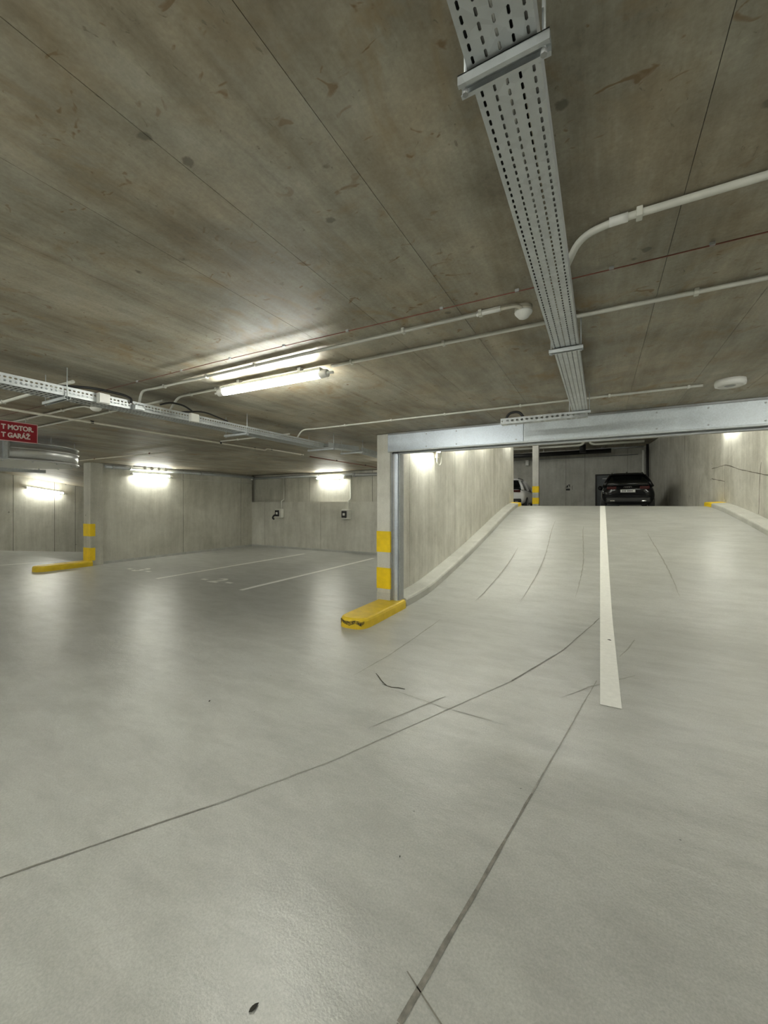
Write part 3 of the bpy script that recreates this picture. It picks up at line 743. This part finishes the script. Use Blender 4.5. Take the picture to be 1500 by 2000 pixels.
lamp('lit tube lamp on the ceiling in the middle of the picture', (-2.98, 2.37, CL), (-1.80, 2.40, CL), (0, 0, 1))
lamp('lit tube lamp on the left bay wall below the row of caps', (BX + .13, 6.22, 2.43), (BX + .13, 7.42, 2.43), (-1, 0, .25), off=.1)
lamp('lit tube lamp on the back wall between the two vertical conduits', (-8.52, BY - .02, 2.46), (-7.3, BY - .02, 2.46), (0, 1, .25), off=.1)
lamp('lit tube lamp on the far left lane wall, sloping downhill', (DX + .13, 6.12, 2.19), (DX + .13, 7.34, 1.99), (-1, 0, .25), off=.1)
obj_l = lamp('lit tube lamp on the ramp wall just under the shutter housing', (WX + .13, 6.28, 2.645), (WX + .13, 7.46, 2.645), (-1, 0, .25), off=.1)
lamp('second tube lamp up the ramp wall, hidden by the housing', (WX + .13, 10.3, 3.42), (WX + .13, 11.5, 3.62), (-1, 0, .25), off=.1)
lamp('third tube lamp near the top of the ramp wall, hidden by the housing', (WX + .13, 14.0, 4.0), (WX + .13, 15.2, 4.1), (-1, 0, .25), off=.1)
lamp('tube lamp on the right ramp wall, hidden by the housing', (rwx(14.1) - .14, 14.1, 3.86), (rwx(15.3) - .14, 15.3, 3.90), (1, .08, .25), off=.1)
lamp('added fill tube lamp on the right ramp wall nearer the camera, out of frame', (rwx(8.2) - .14, 8.2, 3.0), (rwx(9.4) - .14, 9.4, 3.15), (1, .08, .25), off=.1)  # unseen lamp, added to brighten the ramp
lamp('added fill tube lamp on the ramp wall between the first and second, hidden by the housing', (WX + .13, 8.5, 3.12), (WX + .13, 9.66, 3.30), (-1, 0, .25), off=.1)  # extra unseen lamp added to lift the ramp brightness
lamp('added fill tube lamp on the right ramp wall at half height, out of frame', (rwx(11.0) - .14, 11.0, 3.4), (rwx(12.2) - .14, 12.2, 3.6), (1, .08, .25), off=.1)  # added off-frame lamp, more light on the ramp
lamp('added fill tube lamp high over the lower half of the ramp, hidden by the housing', (-1.3, 8.6, UC - .09), (-.12, 8.6, UC - .09), (0, 0, 1))  # added lamp out of sight, brightens the ramp from above
lamp('added fill tube lamp high over the left upper half of the ramp, hidden by the housing', (-1.3, 12.4, UC - .09), (-.12, 12.4, UC - .09), (0, 0, 1))  # another added overhead lamp for a brighter ramp
lamp('added fill tube lamp high over the right upper half of the ramp, hidden by the housing', (1.3, 12.4, UC - .09), (2.48, 12.4, UC - .09), (0, 0, 1))  # added right-hand overhead lamp, only lights the ramp and walls
lamp('added fill tube lamp on the upper deck ceiling just past the ramp crest', (-3.2, 19.0, UC - .09), (-2.02, 19.0, UC - .09), (0, 0, 1))  # unseen lamp added to brighten the upper back wall
lamp('added fill tube lamp on the bay ceiling hidden behind the banded pillar', (-4.75, 8.7, CL), (-3.57, 8.7, CL), (0, 0, 1))  # added lamp out of view, fills the dim bays
lamp('added fill tube lamp in the lane hidden behind the left bay wall', (BX - .43, 8.0, 1.95), (BX - .43, 9.16, 1.78), (1, 0, .25), off=.1)  # unseen lamp added to light the lane wall
lamp('added fill tube lamp on the hall ceiling left of the ventilation fan, out of frame', (-10.6, 1.5, CL), (-9.42, 1.5, CL), (0, 0, 1))  # added off-frame fill for the bays
lamp('added fill tube lamp on the ceiling of the far left lane, out of frame', (-15.4, 2.6, CL), (-14.22, 2.6, CL), (0, 0, 1))  # added off-frame fill for the lane and left side
lamp('tube lamp on the ceiling beyond the right frame edge', (2.05, 2.47, CL), (3.23, 2.47, CL), (0, 0, 1))
for nm, lx, ly_ in (('first', -9.6, -.9), ('second', -5.6, -.9), ('third', -2.2, -.9), ('fourth', 1.6, -.9)):
    lamp('added fill tube lamp on the ceiling just behind the camera, %s from the left' % nm, (lx, ly_, CL), (lx + 1.18, ly_, CL), (0, 0, 1))  # added unseen row, fills the foreground floor and ceiling
lamp('added fill tube lamp on the ceiling behind the camera, centre', (-2.2, -2.6, CL), (-1.0, -2.6, CL), (0, 0, 1))  # added fill behind the camera for even light
lamp('added fill tube lamp on the ceiling behind the camera, right', (2.4, -2.6, CL), (3.6, -2.6, CL), (0, 0, 1))  # added unseen lamp, evens the light on the right
lamp('added fill tube lamp on the ceiling behind the camera, left', (-7.6, -2.6, CL), (-6.4, -2.6, CL), (0, 0, 1))  # added unseen lamp, evens the light on the left
lamp('added fill tube lamp in the far left lane, out of frame', (DX + .13, .3, 2.4), (DX + .13, 1.5, 2.4), (-1, 0, .25), off=.1)  # unseen lamp added to raise the light in the lane
lamp('added fill tube lamp on the upper deck, hidden left of the wall end', (-6.5, 18.5, UC - .09), (-6.5, 19.7, UC - .09), (0, 0, 1))  # unseen lamp added because the upper deck was too dark
lamp('second added fill tube lamp on the upper deck, hidden left of the wall end', (-5.3, 23.2, UC - .09), (-5.3, 24.4, UC - .09), (0, 0, 1))  # second added lamp, lights the far corner of the deck
# bracket and hanging cable tail at the ramp wall lamp
t = thing('cable_tail', 'looped white cable tail hanging beside the ramp wall lamp', 'cable', (WX + .1, 7.6, 2.5))
obj('cable_loop', MB().tube(fillet([(WX + .06, 7.42, 2.70), (WX + .07, 7.42, 2.42), (WX + .07, 7.55, 2.36), (WX + .07, 7.66, 2.44), (WX + .06, 7.70, 2.66), (WX + .04, 7.8, 2.72)], .1), .014, 8), M['pvc'], t)
obj('gland_box', MB().box(WX + .003, WX + .06, 7.46, 7.60, 2.52, 2.68).bevel(.006), M['pipe_cream'], t)

# ------------------------------------------------------------------ detectors
t = thing('presence_detector', 'round white presence detector hanging from the ceiling beside the overhead tray', 'detector', (-.365, 2.24, H))
obj('base_ring', MB().lathe([(.046, 0), (.047, -.018), (.044, -.026)], (-.365, 2.24, H), 28), M['pipe_cream'], t)
obj('dome', MB().lathe([(.045, -.026), (.047, -.031), (.043, -.040), (.034, -.050), (.026, -.060), (.012, -.067), (.002, -.068)], (-.365, 2.24, H), 28), M['pvc_white'], t)
t = thing('presence_detector', 'small white dome detector on the ceiling left of the left tray', 'detector', (-4.80, 2.25, H))
obj('base_ring', MB().lathe([(.050, 0), (.052, -.02), (.05, -.028)], (-4.80, 2.25, H), 24), M['pipe_cream'], t)
obj('dome', MB().lathe([(.052, -.028), (.054, -.034), (.046, -.05), (.03, -.062), (.004, -.068)], (-4.80, 2.25, H), 24), M['pvc_white'], t)
t = thing('smoke_detector', 'flat round white detector on the ceiling above the right end of the housing', 'detector', (.985, 4.42, H))
obj('body', MB().lathe([(.105, 0), (.108, -.03), (.104, -.05), (.085, -.058), (.078, -.052)], (.985, 4.42, H), 32), M['pvc_white'], t)
obj('sensor_face', MB().lathe([(.077, -.050), (.05, -.048), (.03, -.056), (.005, -.057)], (.985, 4.42, H), 28), M['galv_dull'], t, 'greyer inset face')

# ------------------------------------------------------------------ wall boxes in the bays
def wallbox(label, x, key=False):
    t = thing('charging_socket', label, 'socket', (x, BY - .06, 1.15), 'socket boxes on the back wall')
    obj('box_body', MB().box(x - .15, x + .15, BY - .14, BY, 1.10, 1.42).bevel(.02), M['pvc'], t)
    obj('socket_face', MB().box(x - .13, x + .06, BY - .165, BY - .138, 1.15, 1.37).bevel(.012), M['black'], t, 'black socket face')
    obj('socket_lid', MB().box(x - .075, x + .01, BY - .18, BY - .163, 1.22, 1.30).bevel(.008), M['pvc_white'], t, 'pale centre of the socket')
    obj('riser_conduit', MB().tube([(x + .05, BY - .02, 1.42), (x + .05, BY - .02, 1.70), (x + .05, BY + .11, 1.76), (x + .05, BY + .11, 2.52)], .022, 8), M['pvc'], t)
    if key:
        m = MB().tube(fillet([(x - .1, BY - .17, 1.2), (x - .17, BY - .2, 1.16), (x - .2, BY - .2, 1.08), (x - .14, BY - .19, 1.05)], .04), .03, 8)
        obj('plug', m, M['black'], t, 'black plug hanging from the socket')
wallbox('grey wall socket box with a black plug left in it', -10.12, True)
wallbox('grey wall socket box on the back wall nearer the banded pillar', -7.22)

# ------------------------------------------------------------------ jet fan and red sign
FC = (-8.535, 2.73)
t = thing('ventilation_fan', 'large round silver ventilation fan hanging behind the red sign', 'fan', (FC[0], FC[1], 2.25))
R_ = .90
obj('drum', MB().lathe([(R_ - .004, 2.262), (R_ - .004, 2.54)], (FC[0], FC[1], 0), 96), M['galv_duct'], t)
for zr, rr in ((2.275, .016), (2.445, .010), (2.535, .012)):
    q = [(FC[0] + (R_ - .002) * math.cos(2 * PI * k / 96), FC[1] + (R_ - .002) * math.sin(2 * PI * k / 96), zr) for k in range(97)]
    obj('stiffening_rib', MB().tube(q, rr, 10, False), M['galv_duct'], t)
obj('bottom_plate', MB().lathe([(R_ - .012, 2.252), (R_ - .012, 2.262)], (FC[0], FC[1], 0), 72), M['fan_plate'], t, 'dull flat bottom plate')
obj('outlet_box', MB().box(-9.2, -7.62, 1.0, 2.44, 2.285, 2.52).bevel(.006), M['galv_dull'], t, 'rectangular outlet neck')
obj('flange', MB().box(-9.25, -7.585, 2.36, 2.41, 2.262, 2.54).bevel(.004), M['galv'], t)
for k in range(8):
    a = k * PI / 4 + .3
    x, y = FC[0] + (R_ - .05) * math.cos(a), FC[1] + (R_ - .05) * math.sin(a)
    obj('hanger_bracket', MB().tube([(x, y, 2.53), (x, y, H)], .005, 6), M['galv_dull'], t)
for k in range(16):
    a = k * PI / 8
    x, y = FC[0] + (R_ - .035) * math.cos(a), FC[1] + (R_ - .035) * math.sin(a)
    obj('bolt', MB().tube([(x, y, 2.236), (x, y, 2.256)], .012, 8), M['galv'], t)
SX = -6.2; SY1 = 2.255; SZ0, SZ1 = 2.352, 2.592
t = thing('warning_sign', 'dark red hanging sign with pale lettering at the left frame edge', 'sign', (SX, SY1 - .5, SZ1))
obj('sign_board', MB().box(SX - .012, SX, SY1 - 1.3, SY1, SZ0, SZ1).bevel(.002), M['pink_edge'], t, 'pale sign border')
obj('sign_face', MB().box(SX - .001, SX + .0015, SY1 - 1.29, SY1 - .009, SZ0 + .009, SZ1 - .009), M['red'], t, 'dark red sign face')
RX = Matrix(((0, 0, 1, 0), (1, 0, 0, 0), (0, 1, 0, 0), (0, 0, 0, 1)))   # text x->world Y, text y->world Z, facing +X
def sign_line(txt, y0, z, size, wid, lab):
    o = text_part('lettering', txt, size, M['letter'], t, Matrix.Translation((SX + .002, y0, z)) @ RX, bold=size * .045, thick=.0008, label=lab)
    ysz = [v.co.y for v in o.data.vertices]; s_ = wid / (max(ysz) - min(ysz)); y_ = min(ysz)
    for v in o.data.vertices: v.co.y = y_ + (v.co.y - y_) * s_
    return o
sign_line('T MOTOR,', 1.91, 2.493, .078, .305, 'pale sign lettering, upper line')
sign_line('T GARÁŽ', 1.91, 2.398, .078, .275, 'pale sign lettering, lower line')
for yy in (SY1 - .12, SY1 - 1.1): obj('sign_hanger', MB().tube([(SX - .006, yy, SZ1), (SX - .006, yy, H)], .003, 6), M['galv'], t)

# ------------------------------------------------------------------ upper deck services
conduit('long silver pipe left of the drop, under the upper deck ceiling', [(-9, 23.0, 4.66), (-.92, 23.0, 4.66), (-.75, 23.0, 4.74), (-.75, 23.0, UC - .002)], .06, 'pvc', (), .12, cat='pipe', name='upper_pipe')
conduit('silver pipe to the right of the drop, turning down beside the black car', [(-.45, 23.0, UC - .002), (-.45, 23.0, 4.74), (-.28, 23.0, 4.66), (1.9, 23.0, 4.66)], .06, 'pvc', (), .12, cat='pipe', name='upper_pipe')
conduit('thick black insulated pipe under the upper deck ceiling', [(-9, 25.6, 4.58), (.55, 25.6, 4.60)], .13, 'black', (), .1, cat='pipe', name='insulated_pipe', rods=[((x, 25.6, 4.6), UC) for x in (-6, -3, -1.8, 0.2)])
conduit('thick black insulated branch rising to the upper ceiling', [(-.85, 24.6, 4.45), (-.85, 24.6, UC)], .16, 'black', (), .1, cat='pipe', name='insulated_pipe')
conduit('thin conduit along the upper deck back wall', [(-9, 26.68, 4.38), (1.9, 26.68, 4.42)], .022, 'galv_dull', [(-2.7, 26.68, 4.40), (-.4, 26.68, 4.41), (.9, 26.68, 4.415)], .05, cat='conduit', name='conduit', clip_mat='galv')
conduit('white downpipe standing in the corner behind the black car', [(2.1, 25.9, UF), (2.1, 25.9, 4.55)], .075, 'pvc_white', (), .05, cat='pipe', name='downpipe')
conduit('dark downpipe beside the white downpipe in the far corner', [(2.27, 25.75, UF), (2.27, 25.75, 4.86)], .07, 'black', (), .05, cat='pipe', name='downpipe')
conduit('dark horizontal pipe joining the white downpipe overhead', [(-.2, 25.9, 4.76), (2.1, 25.9, 4.76)], .05, 'galv_dull', (), .05, cat='pipe', name='upper_pipe', rods=[((x, 25.9, 4.78), UC) for x in (.1, 1.2)])
tag(obj('wall_box', MB().box(-4.2, -4.0, 26.55, 26.74, 4.05, 4.4).bevel(.02), M['pvc_white']), 'small pale box high on the upper back wall left of the slim pillar', 'box')
t = thing('wall_stencil', 'small dark stencil marking on the upper back wall left of the door', 'sign', (-1.70, 26.73, 2.6))
m = MB()
for a, b, c_, d_ in ((-1.86, -1.79, 2.60, 2.66), (-1.80, -1.73, 2.60, 2.74), (-1.66, -1.62, 2.62, 2.78), (-1.72, -1.66, 2.72, 2.78), (-1.84, -1.62, 2.42, 2.54), (-1.50, -1.48, 2.46, 2.72)):
    m.box(a, b, 26.742, 26.752, c_, d_)
obj('stencil_marks', m, M['black'], t)

# ------------------------------------------------------------------ cars
def car(label, loc, rotz, paint, L=4.65, Wd=1.92, Ht=1.64, rings=False):
    t = thing('parked_car', label, 'car', loc); t.rotation_euler = (0, 0, rotz)
    ROOT[t.name] = Vector()
    hw = Wd / 2
    # lower body: closed sections along the length, local y = 0 rear, L front
    st = [(0.0, .60, .92, .52, .80), (.05, .42, 1.03, .80, .93), (.16, .30, 1.08, .92, .985), (.45, .27, 1.10, .97, 1.0), (1.0, .26, 1.09, .965, 1.0), (2.2, .25, 1.06, .955, .99),
          (3.2, .26, 1.03, .95, .985), (3.9, .28, .97, .93, .97), (4.4, .33, .86, .86, .92), (4.6, .42, .76, .72, .80), (L, .52, .68, .5, .62)]
    m = MB(); pr = None
    for y, zb, zt, wt, wm in st:
        sec = [(0, zb), (.62 * wm, zb), (.93 * wm, zb + .06), (1.0 * wm, zb + (zt - zb) * .38), (1.0 * wm, zb + (zt - zb) * .62), (.985 * wt, zb + (zt - zb) * .86), (.92 * wt, zt - .01), (.5 * wt, zt + .012), (0, zt + .018)]
        full = [(x * hw, z) for x, z in sec] + [(-x * hw, z) for x, z in sec[-2:0:-1]]
        vs = [m.bm.verts.new((x, y, z)) for x, z in full]
        if pr:
            for k in range(len(vs)): m.bm.faces.new((pr[k], pr[(k + 1) % len(vs)], vs[(k + 1) % len(vs)], vs[k]))
        else: m.bm.faces.new(vs)
        pr = vs
    m.bm.faces.new(pr[::-1])
    b = obj('body', m, paint, t, smooth=True); s_ = b.modifiers.new('round', 'SUBSURF'); s_.levels = 1; s_.render_levels = 2
    # greenhouse of glass between belt and roof
    def ring(z, y0, y1, w0, w1, rr):
        pts = []
        for (cx, cy, a0) in ((w1 - rr, y1 - rr * 2, 0), (-(w1 - rr), y1 - rr * 2, PI / 2), (-(w0 - rr), y0 + rr, PI), (w0 - rr, y0 + rr, 3 * PI / 2)):
            for k in range(5):
                a = a0 + PI / 2 * k / 4; ry = rr * 2 if cy > 1 else rr
                pts.append((cx + rr * math.cos(a), cy + ry * math.sin(a), z))
        return pts
    lv = [ring(1.02, .14, 3.55, hw * .89, hw * .85, .12), ring(1.25, .22, 3.05, hw * .80, hw * .75, .13), ring(Ht - .16, .40, 2.45, hw * .66, hw * .62, .15), ring(Ht - .07, .46, 2.25, hw * .60, hw * .56, .16)]
    m = MB(); R = [[m.bm.verts.new(p) for p in q] for q in lv]; n = len(R[0])
    for A, B in zip(R, R[1:]):
        for k in range(n): m.bm.faces.new((A[k], A[(k + 1) % n], B[(k + 1) % n], B[k]))
    m.bm.faces.new(R[0][::-1]); m.bm.faces.new(R[-1]); obj('window_glass', m, M['car_glass'], t, 'dark tinted windows', True)
    lv = [ring(Ht - .11, .34, 2.35, hw * .645, hw * .61, .16), ring(Ht - .055, .34, 2.25, hw * .625, hw * .59, .18), ring(Ht - .012, .46, 2.1, hw * .52, hw * .48, .2), ring(Ht, .7, 1.8, hw * .36, hw * .32, .2)]
    m = MB(); R = [[m.bm.verts.new(p) for p in q] for q in lv]
    for A, B in zip(R, R[1:]):
        for k in range(n): m.bm.faces.new((A[k], A[(k + 1) % n], B[(k + 1) % n], B[k]))
    m.bm.faces.new(R[0][::-1]); m.bm.faces.new(R[-1]); obj('roof', m, paint, t, None, True)
    for s in (-1, 1):
        for pts in ([(s * hw * .87, .20, 1.04), (s * hw * .78, .32, 1.28), (s * hw * .64, .46, Ht - .12)], [(s * hw * .86, 3.45, 1.02), (s * hw * .75, 2.95, 1.27), (s * hw * .61, 2.38, Ht - .12)],
                    [(s * hw * .885, 1.75, 1.04), (s * hw * .79, 1.70, 1.28), (s * hw * .65, 1.62, Ht - .12)]):
            obj('roof_pillar', MB().tube(pts, [.085, .07, .055], 8), paint, t)
        obj('roof_rail', MB().tube(fillet([(s * hw * .58, .45, Ht - .05), (s * hw * .57, .6, Ht + .015), (s * hw * .55, 2.0, Ht + .01), (s * hw * .55, 2.15, Ht - .06)], .08), .016, 8), M['black'], t)
        m = MB().box(s * hw * .60 - .17, s * hw * .60 + .17, -.012, .09, .93, 1.05); m.bevel(.025); obj('tail_light', m, M['tail_red'], t, 'dark red tail light')
        m = MB().lathe([(.03, -.05), (.09, -.045), (.115, 0), (.10, .04), (.03, .06)], (s * (hw + .03), 2.75, 1.08), 14, Matrix.Rotation(PI / 2, 4, 'X')); obj('wing_mirror', m, paint, t)
        for y in (.85, 3.65):
            wm = Matrix.Rotation(PI / 2, 4, 'Y')
            w_ = obj('wheel', MB().lathe([(.22, -.11), (.33, -.11), (.35, -.08), (.35, .08), (.33, .11), (.22, .11)], (s * (hw - .10), y, .35), 24, wm), M['black'], t)
            obj('wheel_rim', MB().lathe([(.05, -.113), (.215, -.112), (.22, .112), (.05, .118)], (s * (hw - .10), y, .35), 18, wm), M['alloy'], w_)
    obj('rear_bumper', MB().box(-hw * .82, hw * .82, -.03, .2, .40, .60).bevel(.06, 3), M['black'], t, 'black plastic lower bumper')
    obj('roof_spoiler', MB().box(-hw * .55, hw * .55, .18, .45, Ht - .10, Ht - .055).bevel(.015), paint, t)
    obj('aerial_fin', MB().prism([(-.02, .75), (.02, .75), (.008, .92), (-.008, .92)], Ht - .01, Ht + .055), M['black'], t)
    p = obj('number_plate', MB().box(-.26, .26, -.022, .02, .80, .915).bevel(.006), M['plate'], t)
    m = MB()
    for k, xx in enumerate((-.19, -.14, -.09, .0, .05, .10, .15)): m.box(xx - .014, xx + .014, -.0245, -.0215, .828, .892)
    obj('plate_ink', m, M['plate_ink'], p)
    if rings:
        m = MB()
        for k in range(4):
            cx = -.096 + .064 * k
            m.tube([(cx + .042 * math.cos(2 * PI * q / 14), -.012 + .05, 1.0 + .042 * math.sin(2 * PI * q / 14)) for q in range(15)], .006, 6, False)
        obj('emblem', m, M['chrome'], t, 'small chrome emblem of four rings')
    for s in (-1, 1): obj('exhaust_tip', MB().box(s * .55 - .08, s * .55 + .08, -.035, .03, .43, .48).bevel(.015), M['chrome'], t)
    return t
car('black car seen from behind at the top of the ramp', (1.0, 19.0, rz(19)), 0, M['car_black'], rings=True)
car('white car half hidden behind the end of the ramp wall', (-4.33, 21.2, UF), 0, M['car_white'], Wd=1.86, Ht=1.68)

# ------------------------------------------------------------------ floor markings (parts of the floor and ramp)
def mark(name, m, mat, parent, label): return obj(name, m, mat, parent, label)
ly = [3.58 + .25 * k for k in range(60)]
pts = [(.075, y) for y in ly if y < 18.2]
mark('painted_line', MB().strip(pts, [rz(p[1]) + .004 for p in pts], .075), M['white_paint'], ramp_o, 'white painted centre line climbing the ramp')
for k, (x, ya, yb) in enumerate([(-8.3, 5.05, 9.85), (-5.83, 5.12, 10.0)]):
    mark('painted_line', MB().strip([(x, ya), (x, yb)], .003, .055), M['white_paint'], floor, ('white bay line, left of the two', 'white bay line, right of the two')[k])
mark('painted_line', MB().strip([(-13.7, 4.15), (-13.2, 5.4)], .003, .05), M['white_paint'], floor, 'white line in the far left lane')
for cx, cy, tx in ((-9.83, 5.42, '- 3 -'), (-7.05, 5.42, '- 2 -')):
    o = text_part('bay_number', tx, .55, M['white_paint'], floor, Matrix.Translation((cx - .38, cy - .05, .003)), .016, 0.0005, 'worn white painted bay marking')
rnd = random.Random(3)
def wob(pts, n=14, a=.006):
    P = [Vector((p[0], p[1], 0)) for p in pts]; out = []
    segs = list(zip(P, P[1:]))
    for A, B in segs:
        k = max(2, int((B - A).length / .09))
        for i in range(k): out.append(A.lerp(B, i / k))
    out.append(P[-1])
    return [(p.x + rnd.uniform(-a, a) * .5, p.y + rnd.uniform(-a, a) * .5) for p in out]
def scuff(pts, hw, mat, lab, amp=.006, z=.0025, parent=None, taper=False):
    q = wob(pts, a=amp); n = len(q)
    hs_, he_ = hw if isinstance(hw, tuple) else (hw, hw)
    W_ = [(hs_ + (he_ - hs_) * i / n) * rnd.uniform(.6, 1.1) * ((math.sin(PI * (i + .3) / (n + .6))) ** .6 if taper else 1) for i in range(n)]
    zs = [max(rz(p[1]), 0) + z for p in q]
    mark('scuff', MB().strip(q, zs, W_), mat, parent or floor, lab)
scuff([(-.541, 1.086), (-.330, 2.3)], (.010, .005), M['dark_mark'], 'dark straight joint line near the camera', .003)
scuff([(-.330, 2.3), (-.028, 4.045)], (.005, .004), M['faint_mark'], 'faint straight joint line running to the ramp', .004)
scuff([(-.63, .575), (-.541, 1.086)], .011, M['dark_mark'], 'dark straight joint line at the lower frame edge', .004)
scuff([(-.579, 1.22), (-.431, 1.147), (-.36, 1.12)], .003, M['dark_mark'], 'short scratch crossing the joint', .002)
scuff([(-2.45, .38), (-2.25, .689), (-1.925, 1.207), (-1.8, 1.4)], .005, M['dark_mark'], 'thin dark line at the left frame edge', .004)
scuff([(-1.8, 1.4), (-1.475, 1.968), (-1.049, 2.903), (-.697, 3.678)], .005, M['faint_mark'], 'thin faint line crossing the floor', .004)
scuff([(-.697, 3.678), (-.353, 4.719), (-.20, 5.4), (-.012, 6.21)], .007, M['dark_mark'], 'thin dark tyre line leading to the centre line', .004, .0035)
scuff([(-2.013, 3.078), (-1.953, 3.676), (-1.937, 4.4), (-1.937, 5.155)], .009, M['faint_mark'], 'faint tyre line in front of the kerb island', .006, taper=True)
scuff([(-1.438, 2.434), (-1.286, 2.756), (-1.127, 3.119)], .006, M['faint_mark'], 'faint short tyre line', .006, taper=True)
scuff([(-.278, 3.564), (-.15, 3.76), (-.086, 3.877), (.284, 4.337)], .007, M['faint_mark'], 'faint tyre line below the centre line end', .006, taper=True)
scuff([(.178, 4.796), (.27, 5.1), (.359, 5.478)], .008, M['faint_mark'], 'faint tyre line right of the centre line', .006, taper=True)
scuff([(-1.852, 3.229), (-1.75, 3.13), (-1.644, 3.046)], .007, M['soil'], 'dark rubber smear', .012, taper=True)
scuff([(-1.70, 3.06), (-1.60, 3.05), (-1.481, 3.069)], .007, M['soil'], 'dark rubber smear', .014, taper=True)
scuff([(-1.601, 3.014), (-1.105, 2.942), (-.702, 2.929)], .005, M['faint_mark'], 'faint tyre line through the rubber smear', .006, taper=True)
for x, ya, yb in ((-1.1, 6.6, 13.5), (-.35, 7.0, 12.5), (1.05, 7.5, 12), (-1.75, 6.3, 10.5)):
    q = [(x + .05 * math.sin(y * .9), y) for y in [ya + .5 * k for k in range(int((yb - ya) / .5))]]
    scuff(q, .012, M['faint_mark'], 'faint tyre streak on the ramp', .01, .007, ramp_o, True)

# debris on the floor
def leafy(label, x, y, rot, s, name='dead_leaf'):
    m = MB(); P = [(0, -.5, 0), (.22, -.28, .06), (.26, .0, .10), (.14, .3, .05), (0, .55, 0), (-.16, .28, .02), (-.22, -.05, 0), (-.15, -.3, .02)]
    cz = m.bm.verts.new((0, 0, .03 * s + .001))
    vs = [m.bm.verts.new((p[0] * s, p[1] * s, p[2] * s + .002)) for p in P]
    for k in range(8): m.bm.faces.new((cz, vs[k], vs[(k + 1) % 8]))
    o = obj(name, m, M['leaf']); o.location = (x, y, .001); o.rotation_euler = (0, 0, rot); solid(o, .0015, 1)
    tag(o, label, 'leaf' if name == 'dead_leaf' else 'crumb')
leafy('dark dry leaf scrap on the floor near the bottom frame edge', -.963, .897, .9 - 1.2, .032)
leafy('tiny dark crumb on the floor left of centre', -2.773, 2.12, .6, .028, 'floor_crumb')
leafy('tiny dark crumb lying on the white centre line', .095, 5.32, 1.2, .045, 'floor_crumb')
leafy('tiny dark crumb on the floor at middle distance, lower centre', -.795, 1.60, .2, .012, 'floor_crumb')
